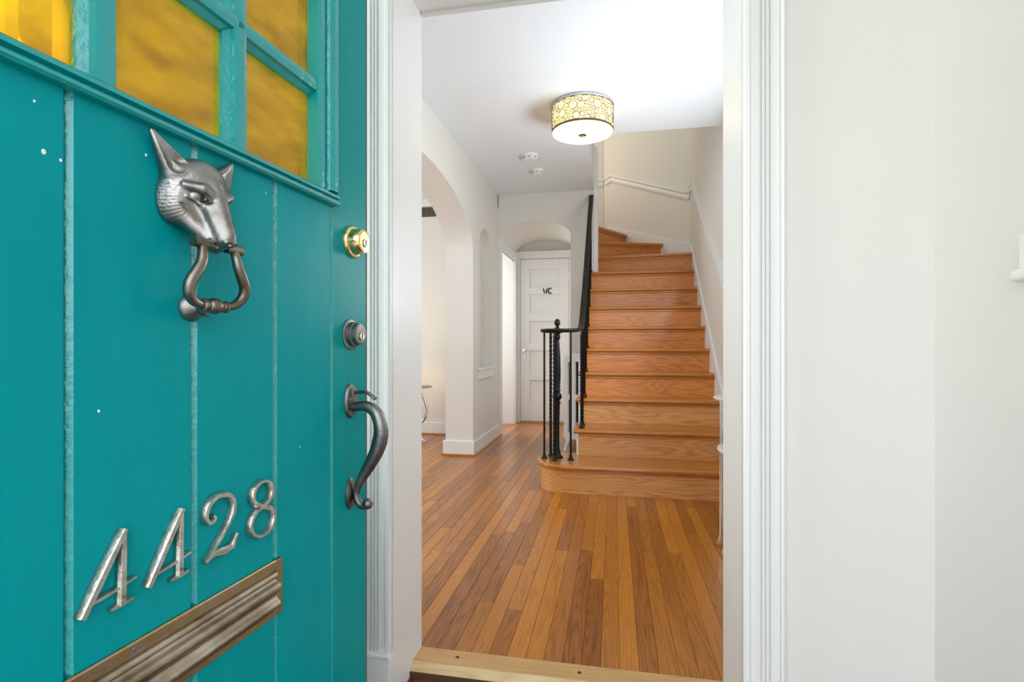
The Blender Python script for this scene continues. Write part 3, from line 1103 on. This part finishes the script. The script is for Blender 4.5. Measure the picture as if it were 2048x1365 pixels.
# ------------------------------------------------------------------ side table through the arch
tx, ty = -2.02, 4.92
tb = thing('side_table', 'round glass side table with curved chrome legs through the arch', 'side table', (tx, ty, 0))
MB().lathe([(.24, .545), (.25, .548), (.25, .556), (.24, .558), (.01, .558)], (tx, ty, 0), seg=40).build('glass_top', 'clear_glass', tb, smooth=40)
MB().lathe([(.246, .540), (.253, .544), (.253, .553), (.246, .545)], (tx, ty, 0), seg=40).build('rim', 'chrome', tb, smooth=40)
for a in (0, 120, 240):
    ca, sa = math.cos(R(a)), math.sin(R(a))
    pp = spline([(.06, .54), (.16, .47), (.205, .36), (.19, .25), (.12, .17), (.10, .12), (.14, .05), (.19, .014)], 5)
    MB().tube([(tx + r * ca, ty + r * sa, z) for r, z in pp], .014, 10).build('leg', 'chrome', tb, smooth=50)
tl = thing('table_lamp', 'lit table lamp on the glass side table, hidden behind the door jamb', 'lamp', (tx - .1, ty, .558))
MB().lathe([(.07, .558), (.07, .57), (.02, .59), (.015, .65), (.05, .70), (.055, .76), (.02, .82), (.01, .86)], (tx - .1, ty, 0), seg=24).build('base', 'chrome', tl, smooth=40)
MB().lathe([(.14, .86), (.09, 1.06), (.087, 1.06), (.137, .86)], (tx - .1, ty, 0), seg=32).build('shade', 'table_lamp_glow', tl, smooth=40)
point('bulb_in_table_lamp', (tx - .1, ty, .96), .45, (1, .88, .68), .04)

# ------------------------------------------------------------------ console table right of the hall
ct = thing('console_table', 'slim chrome console table with pale shelves half hidden by the right jamb', 'console table', (.62, 2.6, 0))
top = [(XR - .004, 2.36)] + [(XR - .004 - .303 * math.sin(R(t)), 2.62 - .26 * math.cos(R(t))) for t in range(10, 171, 10)] + [(XR - .004, 2.88)]
MB().prism(top, 'z', .714, .722).build('top', 'radiator', ct, bevel=.004)
MB().prism([(.60 + (p[0] - .60) * .9 + .004, 2.62 + (p[1] - 2.62) * .9) for p in top], 'z', .465, .485).build('shelf', 'radiator', ct, bevel=.008)
for lx, ly in ((.503, 2.56), (.510, 2.70), (.74, 2.42), (.74, 2.82)):
    MB().tube([(lx, ly, 0), (lx, ly, .713)], .007, 10, up=(0, 1, 0)).build('leg', 'chrome', ct, smooth=40)
    MB().lathe([(.016, 0), (.018, .01), (.012, .03), (.007, .04)], (lx, ly, 0), seg=12).build('foot', 'threshold', ct, smooth=40)

# switch box at the right edge
sb = thing('wall_box', 'small white rounded plastic box on the porch wall at the right edge', 'wall box', (.7266, 1.06, 1.13))
B(.704, .7266, .985, 1.112, 1.083, 1.106).build('cover', 'plastic', sb, bevel=.009, seg=4)
B(.716, .7266, 1.0, 1.105, 1.106, 1.17).build('back_plate', 'plastic', sb, bevel=.003)

# ------------------------------------------------------------------ the green front door
W = .914
th0 = R(3.5)
hinge = Vector((-.5, 1.003, 0)) - Vector((math.sin(th0), math.cos(th0), 0)) * W
dr = thing('door_1', 'teal plank front door with amber panes, standing open at the left', 'door', (hinge.x, hinge.y, 0), R(86.5), kind='structure')
DT = .045
GZ0, GZ1, GU0, GU1 = 1.236, 1.80, .178, .768


def DB(u0, u1, w0, w1, z0, z1):
    return B(u0, u1, -w1, -w0, z0, z1)


DZ0, DZ1 = -.02, 2.01


def vboard(u0, u1, z0, z1, cl=.006, cr_=.004):
    m = MB()
    return m.prism([(u0, DT), (u1, DT), (u1, cr_), (u1 - cr_, 0), (u0 + cl, 0), (u0, cl)], 'z', z0, z1)


for k, (a, b_) in enumerate(((.489, .639), (.639, .789), (.339, .489), (.189, .339), (.125, .189))):
    o = vboard(a, b_, DZ0, GZ0).build('plank', 'teal', dr)
    o.data.materials.append(M['teal_trim'])
    o.data.polygons[6].material_index = 1          # glossier, lighter copy of the enamel gives the V-groove its highlight
o = vboard(.789, W, DZ0, DZ1, .006, .002).build('stile', 'teal_stile', dr, label='lock stile with the handle and the two locks')
o.data.materials.append(M['teal_trim'])
o.data.polygons[6].material_index = 1  # same glossier copy, for the highlight along the stile's groove
vboard(0, .125, DZ0, DZ1, .002, .004).build('stile', 'teal_stile', dr)
DB(.125, .789, -DT, 0, GZ1, DZ1).build('top_rail', 'teal_stile', dr)
DB(.125, GU0, -DT, 0, GZ0, GZ1).build('sash_stile', 'teal', dr)
DB(GU1, .789, -DT, 0, GZ0, GZ1).build('sash_stile', 'teal', dr)
B(W, W + .0015, .001, DT - .001, DZ0, DZ1).build('bare_edge', 'door_edge', dr)
# mouldings round the glazing
mo = MB()
mo.prism([(.006, 1.224), (-.011, 1.224), (-.014, 1.227), (-.013, 1.231), (-.006, 1.233), (-.006, 1.2355), (-.013, 1.2375), (-.013, 1.242), (-.008, 1.246), (.004, 1.249), (.02, 1.249), (.02, 1.224)], 'x', .13, .798)
mo.build('bottom_moulding', 'teal_trim', dr, smooth=30)
for (a, s_) in ((GU1, 1), (GU0, -1)):
    pr_ = [(-.022, .02), (-.022, -.002), (-.016, -.006), (-.006, -.006), (-.003, -.001), (.001, -.001), (.004, -.010), (.012, -.015), (.022, -.015), (.028, -.010), (.03, 0), (.03, .02)]
    MB().prism([(a + s_ * p, q) for p, q in pr_], 'z', 1.247, GZ1 + .02).build('side_moulding', 'teal_trim', dr, smooth=30)
DB(.13, .798, 0, .014, GZ1, GZ1 + .03).build('top_moulding', 'teal_trim', dr, bevel=.004)
# muntins
mu = [.3775, .5695]
mz = [1.424, 1.612]
mprof = [(-.021, .028), (-.021, .012), (-.013, .006), (-.011, .0), (-.005, -.0015), (.005, -.0015), (.011, 0), (.013, .006), (.021, .012), (.021, .028)]
for a in mu:
    MB().prism([(a + p, q) for p, q in mprof], 'z', 1.24, GZ1).build('muntin', 'teal_trim', dr, smooth=30)
for b_ in mz:
    MB().prism([(q, b_ + p * .85) for p, q in mprof], 'x', GU0, GU1).build('muntin', 'teal_trim', dr, smooth=30)
us = [GU0] + mu + [GU1]
zs = [1.24] + mz + [GZ1]
for i in range(3):
    for j in range(3):
        B(us[i] + .005, us[i + 1] - .005, .018, .022, zs[j] + .005, zs[j + 1] - .005).build('glass_pane', 'amber_glass', dr, label='amber glass pane')

# white painted back of the sash, seen through the panes
for a in mu:
    B(a - .021, a + .021, .0225, .046, 1.24, GZ1).build('muntin_back', 'trim', dr)
for b_ in mz:
    B(GU0, GU1, .0225, .0455, b_ - .017, b_ + .017).build('muntin_back', 'trim', dr)
B(GU1 - .022, GU1, .0225, .0465, 1.24, GZ1).build('sash_back', 'trim', dr)
B(GU0, GU0 + .022, .0225, .0465, 1.24, GZ1).build('sash_back', 'trim', dr)
B(GU0, GU1, .0225, .0462, 1.236, 1.247).build('sash_back', 'trim', dr)
# chips and flecks in the paint
B(W - .0028, W + .0012, -.0005, .002, DZ0, DZ1).build('chipped_edge', 'door_edge', dr)
for (u_, z_, r_) in ((.318, 1.155, .0022), (.333, 1.152, .0014), (.31, 1.20, .0012), (.424, 1.189, .0015), (.772, 1.424, .003), (.37, .90, .0014), (.62, 1.30 - .1, .001), (.7, .80, .0012)):
    MB().lathe([(r_, 0), (r_ * .8, -.0004), (r_ * .2, -.0005)], (u_, -.0001, z_), 'y', 8, 1, 1.3).build('paint_fleck', 'trim', dr)

# house number
def Pd(u0):
    def P(a, b_, h_):
        return (u0 + a, -h_ - .0005, .685 + b_)
    P.sx, P.sy = .0585, .0835
    return P


def digit4(u0):
    d = MB()
    P = Pd(u0)
    stroke(d, [(.82, 1.0), (.60, .74), (.34, .43), (.04, .08)], [.009, .0125, .0135, .0115], .009, P)
    stroke(d, [(.80, .99), (.80, .8), (.79, .4), (.78, .02)], [.009, .011, .012, .013], .0075, P)
    stroke(d, [(.12, .20), (.6, .235), (1.06, .30)], [.008, .007, .005], .006, P)
    stroke(d, [(.56, .015), (.8, .02), (1.0, .04)], [.006, .009, .006], .006, P)
    o = d.build('digit', 'nickel', dr, smooth=30, label='metal house number digit 4')
    MB().lathe([(.0018, 0), (.0018, -.0004), (.001, -.0006)], P(.79 * .0585, .12 * .0835, .0078), 'y', 10).build('screw_hole', 'screw', o, off=(0, 0, 0))
    return o


digit4(.3455)
digit4(.4185)
d = MB()
P2 = Pd(.4985)
pts = spline([(.30, .64), (.16, .62), (.06, .74), (.16, .92), (.45, 1.0), (.78, .92), (.88, .74), (.76, .54), (.48, .32), (.22, .14), (.06, .02)], 5)
n_ = len(pts)
stroke(d, pts, [.006 + .006 * math.sin(PI * min(1, i / n_ * 1.15)) for i in range(n_)], .0085, P2)
stroke(d, [(.04, .04), (.3, .10), (.62, .06), (.84, .09), (.98, .27)], [.008, .012, .015, .013, .005], .0075, P2)
stroke(d, [(.20, .66), (.27, .61), (.32, .67), (.26, .72)], .007, .008, P2)
d.build('digit', 'nickel', dr, smooth=30, label='metal house number digit 2')
d = MB()
P8 = Pd(.5765)
stroke(d, arc((.5, .765), .34, .215, 0, 345, 23), [.0075 + .003 * abs(math.cos(R(15 * i))) for i in range(24)], .0085, P8, closed=True)
stroke(d, arc((.5, .27), .42, .25, 0, 345, 23), [.0075 + .0035 * abs(math.cos(R(15 * i))) for i in range(24)], .0085, P8, closed=True)
stroke(d, [(.22, .66), (.5, .53), (.8, .42)], [.007, .010, .007], .009, P8)
d.build('digit', 'nickel', dr, smooth=30, label='metal house number digit 8')

# mail slot
ms = MB()
mz0, mz1, mu0, mu1 = .551, .637, .30, .652
ms.prism([(0, mz0), (0, mz1), (-.003, mz1), (-.0045, mz1 - .002), (-.0045, mz1 - .013), (-.003, mz1 - .014), (-.003, mz0 + .010), (-.0045, mz0 + .009), (-.0045, mz0 + .001), (-.003, mz0)], 'x', mu0, mu1)
mso = ms.build('mail_slot', 'old_brass_worn', dr, smooth=20, label='long weathered brass mail slot')
B(mu1 - .014, mu1, -.0048, 0, mz0, mz1).build('end_plate', 'old_brass_worn', mso, bevel=.001, off=(0, 0, 0))
fl = [(-.003, mz1 - .016), (-.008, mz1 - .018), (-.010, mz1 - .023), (-.006, mz1 - .026), (-.008, mz1 - .030), (-.015, mz1 - .034), (-.016, mz1 - .042), (-.010, mz1 - .048), (-.007, mz1 - .052), (-.010, mz1 - .057), (-.015, mz1 - .062), (-.014, mz1 - .068), (-.006, mz1 - .073), (-.003, mz1 - .074)]
fl = spline(fl, 4)
MB().prism(fl, 'x', mu0 + .014, mu1 - .017).build('flap', 'old_brass', mso, smooth=50, off=(0, 0, 0))
for uu, zz in ((mu1 - .007, mz1 - .007), (mu1 - .007, mz0 + .007), (mu0 + .105, mz1 - .007)):
    MB().lathe([(.0028, 0), (.0028, -.001), (.001, -.0022)], (uu, -.0046, zz), 'y', 10).build('screw', 'screw', mso, smooth=40, off=(0, 0, 0))

# brass deadbolt and lower lock
def lock(u, z, prof, mat, face_mat, lab, name):
    o = MB().lathe(prof, (u, 0, z), 'y', 36).build(name, mat, dr, smooth=35, label=lab)
    r, t = prof[-1]
    MB().lathe([(r * .98, t), (r * .94, t - .0006), (r * .4, t - .0008)], (u, 0, z), 'y', 30).build('face', face_mat, o, smooth=30, off=(0, 0, 0))
    MB().lathe([(.0082, t), (.0082, t - .0022), (.0072, t - .003), (.002, t - .003)], (u, 0, z - .004), 'y', 20).build('cylinder', 'nickel', o, smooth=30, off=(0, 0, 0))
    B(u - .0011, u + .0011, t - .0035, t - .0028, z - .0095, z + .002).build('keyway', 'dark', o, off=(0, 0, 0))


lock(.8585, 1.171, [(.0315, 0), (.0315, -.004), (.0295, -.007), (.0255, -.008), (.0245, -.012), (.0225, -.026), (.0215, -.0275), (.019, -.028)], 'brass', 'brass_face', 'shiny brass deadbolt', 'deadbolt')
lock(.855, .9905, [(.0305, 0), (.0305, -.002), (.028, -.0035), (.0245, -.004), (.0235, -.012), (.0215, -.013), (.0205, -.021), (.0195, -.022), (.018, -.0225)], 'lock_steel', 'pewter_dark', 'dull grey lock below the brass deadbolt', 'lock')

# thumb-latch handle
hd = MB().lathe([(.034, 0), (.034, -.003), (.031, -.006), (.004, -.008)], (.852, 0, .8615), 'y', 30, .62, 1.0).build('door_handle', 'bronze', dr, smooth=40, label='dark bronze thumb-latch handle with a curved grip')
U = .853
gp = spline([(U, .004, .8485), (U, .020, .851), (U + .001, .038, .8505), (U + .001, .056, .838), (U + .001, .0645, .815), (U + .001, .065, .795), (U, .058, .768), (U, .044, .742), (U, .028, .716), (U, .017, .695), (U, .0135, .678), (U, .019, .664), (U, .029, .6585), (U, .038, .6635)], 5)
n_ = len(gp)
def gr(i):
    t = i / (n_ - 1)
    key = [(0, .0085), (.1, .0095), (.25, .0125), (.42, .0145), (.55, .0120), (.68, .0075), (.75, .0065), (.82, .0075), (.9, .0075), (.96, .0075), (1, .0095)]
    for (a, ra_), (b_, rb) in zip(key, key[1:]):
        if a <= t <= b_:
            return ra_ + (rb - ra_) * (t - a) / (b_ - a)
    return key[-1][1]
g = MB().tube([(p[0], -p[1], p[2]) for p in gp], [gr(i) for i in range(n_)], 16, up=(1, 0, 0))
e = gp[-1]
g.lathe([(.002, -.0105), (.0075, -.0075), (.0105, 0), (.0075, .0075), (.002, .0105)], (e[0], -e[1], e[2]), 'z', 16)
g.build('grip', 'bronze', hd, smooth=60, off=(0, 0, 0))
MB().lathe([(.030, 0), (.030, -.003), (.026, -.005), (.003, -.007)], (.851, 0, .6815), 'y', 28, .55, 1.0).build('lower_plate', 'bronze', hd, smooth=40, off=(0, 0, 0))
B(.846, .860, -.011, -.004, .870, .885).build('latch_guide', 'bronze', hd, bevel=.001, off=(0, 0, 0))
tp = spline([(U, .006, .877), (U, .022, .8785), (U, .034, .8785), (U, .045, .873), (U, .054, .866)], 5)
MB().sweep([(p[0], -p[1], p[2]) for p in tp], [(.0075 * math.cos(2 * PI * k / 12), .0032 * math.sin(2 * PI * k / 12)) for k in range(12)], up=(0, 0, 1),
           scale=[(.5 + .6 * (i / 20) ** 1.5 * (1 if i < 19 else .7), 1) for i in range(21)]).build('thumb_piece', 'bronze', hd, smooth=60, off=(0, 0, 0))


# ------------------------------------------------------------------ fox-head knocker (implicit surface, centimetres)
def surface_nets(D, org, h):
    s = D < 0
    nx, ny, nz = D.shape
    corners = [(i, j, k) for i in (0, 1) for j in (0, 1) for k in (0, 1)]
    sl = lambda A, c: A[c[0]:nx - 1 + c[0], c[1]:ny - 1 + c[1], c[2]:nz - 1 + c[2]]
    cnt = sum(sl(s, c).astype(np.int8) for c in corners)
    act = (cnt > 0) & (cnt < 8)
    ids = np.argwhere(act)
    idx = -np.ones(act.shape, int)
    idx[act] = np.arange(len(ids))
    acc = np.zeros((len(ids), 3))
    num = np.zeros(len(ids))
    for a in range(8):
        for b in range(a + 1, 8):
            ca, cb = np.array(corners[a]), np.array(corners[b])
            if np.abs(ca - cb).sum() != 1:
                continue
            va = D[tuple((ids + ca).T)]
            vb = D[tuple((ids + cb).T)]
            m = (va < 0) != (vb < 0)
            t = np.where(m, va / np.where(va - vb == 0, 1, va - vb), 0)
            acc += np.where(m[:, None], ca + t[:, None] * (cb - ca), 0)
            num += m
    V = (ids + acc / num[:, None]) * h + np.array(org)
    F = []
    for ax in range(3):
        o1, o2 = [(1, 2), (2, 0), (0, 1)][ax]
        sh = [slice(None)] * 3
        sh[ax] = slice(0, -1)
        sh2 = [slice(None)] * 3
        sh2[ax] = slice(1, None)
        e = np.argwhere(s[tuple(sh)] != s[tuple(sh2)])
        e = e[(e[:, o1] > 0) & (e[:, o2] > 0) & (e[:, o1] < D.shape[o1] - 1) & (e[:, o2] < D.shape[o2] - 1)]
        d1 = np.zeros(3, int)
        d1[o1] = 1
        d2 = np.zeros(3, int)
        d2[o2] = 1
        q = np.stack([idx[tuple((e - d1 - d2).T)], idx[tuple((e - d2).T)], idx[tuple(e.T)], idx[tuple((e - d1).T)]], 1)
        fl_ = s[tuple(e.T)]
        q[~fl_] = q[~fl_][:, ::-1]
        F.append(q)
    return V, np.concatenate(F)


def fox():
    h = .11
    xs = np.arange(-7.2, 7.3, h)
    ys = np.arange(-8.2, 8.0, h)
    ps = np.arange(-.5, 8.6, h)
    X, Y, Pp = np.meshgrid(xs, ys, ps, indexing='ij')
    AX = np.abs(X)

    def ell(c, r):
        q = np.sqrt(((AX - c[0]) / r[0]) ** 2 + ((Y - c[1]) / r[1]) ** 2 + ((Pp - c[2]) / r[2]) ** 2)
        return (q - 1) * min(r)

    def cap(a, b, ra_, rb, sx=1.0, sp=1.0):
        a = np.array(a, float)
        b = np.array(b, float)
        d = b - a
        L2 = d @ d
        t = np.clip(((AX - a[0]) * d[0] + (Y - a[1]) * d[1] + (Pp - a[2]) * d[2]) / L2, 0, 1)
        return np.sqrt(((AX - a[0] - t * d[0]) / sx) ** 2 + (Y - a[1] - t * d[1]) ** 2 + ((Pp - a[2] - t * d[2]) / sp) ** 2) - (ra_ + (rb - ra_) * t)

    def smin(a, b, k):
        hh = np.clip(.5 + .5 * (b - a) / k, 0, 1)
        return b + (a - b) * hh - k * hh * (1 - hh)

    def smax(a, b, k):
        return -smin(-a, -b, k)
    d = ell((0, 1.2, .9), (4.1, 3.9, 3.0))
    d = smin(d, ell((2.7, -.4, .7), (2.05, 2.9, 1.9)), 1.0)
    d = smin(d, ell((0, 2.6, 1.8), (2.6, 2.2, 2.0)), 1.0)
    # ruff: cheek fur runs out to the door
    d = smin(d, ell((3.3, -.6, .2), (1.6, 2.4, .9)), .6)
    # muzzle
    mz_ = cap((0, .6, 2.7), (0, -5.0, 5.3), 1.9, 1.15, sx=1.05)
    d = smin(d, mz_, 1.1)
    br = cap((0, 1.6, 3.9), (0, -4.6, 6.15), .75, .55)
    d = smin(d, br, .7)
    # jaw
    d = smin(d, cap((0, -1.5, 1.3), (0, -5.7, 3.9), 2.1, .95, sx=1.1), .7)
    d = smin(d, cap((2.5, -1.6, 1.0), (.9, -5.0, 3.7), 1.55, .85), .8)
    # mouth line
    d = smax(d, -cap((.55, -5.95, 4.8), (1.35, -5.2, 4.35), .10, .12), .15)
    # eye socket, eyeball, brow, lids
    d = smax(d, -ell((2.1, -.15, 4.15), (1.3, .80, 1.05)), .35)
    d = smin(d, ell((2.0, -.12, 2.85), (.88, .60, .80)), .05)
    d = smin(d, cap((.75, .0, 4.3), (1.9, .8, 4.0), .48, .62), .3)
    d = smin(d, cap((1.9, .85, 4.0), (3.4, 1.05, 2.75), .58, .42), .4)
    d = smax(d, -cap((.9, 1.05, 4.85), (2.2, 1.9, 4.3), .14, .16), .3)
    d = smin(d, cap((.9, -.60, 3.85), (1.9, -.92, 3.45), .20, .22), .2)
    d = smin(d, cap((1.9, -.92, 3.45), (3.2, -.25, 2.85), .22, .15), .2)
    d = smax(d, -cap((2.9, -1.3, 3.45), (2.4, -2.4, 3.9), .4, .3), .9)
    # forehead furrow
    d = smax(d, -cap((0, 1.4, 4.75), (0, 3.4, 4.1), .2, .15), .35)
    # nose
    d = smin(d, ell((0, -5.45, 6.0), (.95, .62, .75)), .12)
    d = smin(d, ell((.5, -5.4, 6.0), (.46, .45, .5)), .15)
    d = smax(d, -ell((.42, -5.75, 6.55), (.26, .22, .4)), .1)
    # cheek wrinkle
    d = smax(d, -cap((3.0, -1.6, 2.65), (3.5, -1.25, 2.4), .1, .12), .15)
    # fur strokes on the ruff
    ang = np.arctan2(Y + .3, AX - 1.2)
    rad = np.hypot(Y + .3, AX - 1.2)
    m = np.clip((rad - 2.0) / .8, 0, 1) * np.clip((3.2 - Pp) / 1.0, 0, 1) * np.clip((2.6 - Y) / .8, 0, 1) * np.clip((Y + 3.2) / .8, 0, 1)
    d = d + .085 * m * np.maximum(0, np.sin(ang * 52)) ** 3
    # ears
    ear = cap((3.15, 3.0, 1.1), (5.95, 6.65, .8), 1.9, .34, sp=.80)
    hol = cap((3.75, 3.55, 2.35), (5.85, 6.40, 1.35), 1.32, .20, sp=.85)
    ear = smax(ear, -hol, .10)
    ear = smin(ear, cap((3.2, 3.2, 1.5), (4.4, 4.8, .7), .42, .15), .2)
    ear = smin(ear, cap((4.1, 3.3, 1.2), (4.9, 4.7, .6), .25, .1), .2)
    d = smin(d, ear, .45)
    d = np.maximum(d, -Pp)
    return surface_nets(d, (xs[0], ys[0], ps[0]), h)


U0, Z0 = .484, 1.15
V, F = fox()
me = bpy.data.meshes.new('knocker')
me.from_pydata([(U0 + v[0] / 100, -v[2] / 100, Z0 + v[1] / 100) for v in V], [], [tuple(int(i) for i in f) for f in F])
bm = bmesh.new()
bm.from_mesh(me)
bmesh.ops.recalc_face_normals(bm, faces=bm.faces)
for _ in range(2):
    bmesh.ops.smooth_vert(bm, verts=bm.verts, factor=.4, use_axis_x=True, use_axis_y=True, use_axis_z=True)
bm.to_mesh(me)
bm.free()
me.shade_smooth()
me.materials.append(M['pewter'])
kn = bpy.data.objects.new('door_knocker', me)
kn.parent = dr
kn['label'] = 'grey metal fox-head door knocker'
kn['_o'] = [0, 0, 0]
col.objects.link(kn)


def K(x, y, p):
    return (U0 + x / 100, -p / 100, Z0 + y / 100)


for s_ in (-1, 1):
    MB().lathe([(.0012, -.0012), (.0030, -.0004), (.0030, .0012)], K(s_ * 1.75, -.05, 3.62), 'y', 12).build('pupil', 'dark', kn, smooth=60, off=(0, 0, 0))
# ring hanging from the mouth
rg = MB()
half = [(2.55, -5.9, 4.35), (2.6, -6.8, 4.6), (2.9, -8.1, 4.75), (3.6, -9.4, 4.7), (4.25, -10.6, 4.5), (4.2, -11.8, 4.2), (3.3, -12.75, 3.9), (1.9, -13.2, 3.75)]
for s_ in (-1, 1):
    pp = spline([(s_ * a, b_, c__) for a, b_, c__ in half], 5)
    n_ = len(pp)
    rg.tube([K(*p) for p in pp], [.0048 + .0022 * math.sin(PI * min(1, i / n_)) ** 1.0 for i in range(n_)], 14, up=(0, 1, 0))
    rg.tube([K(s_ * 1.2, -5.75, 4.3), K(s_ * 2.2, -5.75, 4.3), K(s_ * 3.75, -5.75, 4.3)], [.0062, .0066, .0064], 16)
rg.tube([K(-2.0, -13.2, 3.75), K(2.0, -13.2, 3.75)], .0058, 14)
for (a, r1) in ((-1.75, .0078), (1.75, .0078), (-1.35, .0068), (1.35, .0068)):
    rg.lathe([(r1 * .7, -.0022), (r1, -.001), (r1, .001), (r1 * .7, .0022)], K(a, -13.2, 3.75), 'x', 16)
rg.lathe([(.003, -.0105), (.0075, -.009), (.0098, -.004), (.0102, 0), (.0098, .004), (.0075, .009), (.003, .0105)], K(0, -13.2, 3.75), 'x', 18)
rg.build('ring', 'pewter_dark', kn, smooth=60, off=(0, 0, 0), label='brown metal knocker ring')
MB().lathe([(.0175, 0), (.0175, -.004), (.0155, -.007), (.013, -.012), (.009, -.016), (.0085, -.018), (.011, -.020), (.0115, -.024), (.0095, -.0275), (.004, -.0285)], K(0, -13.3, 0), 'y', 28).build('strike_plate', 'pewter', kn, smooth=40, off=(0, 0, 0))

# ------------------------------------------------------------------ tidy helper properties
for o in bpy.data.objects:
    if '_o' in o:
        del o['_o']
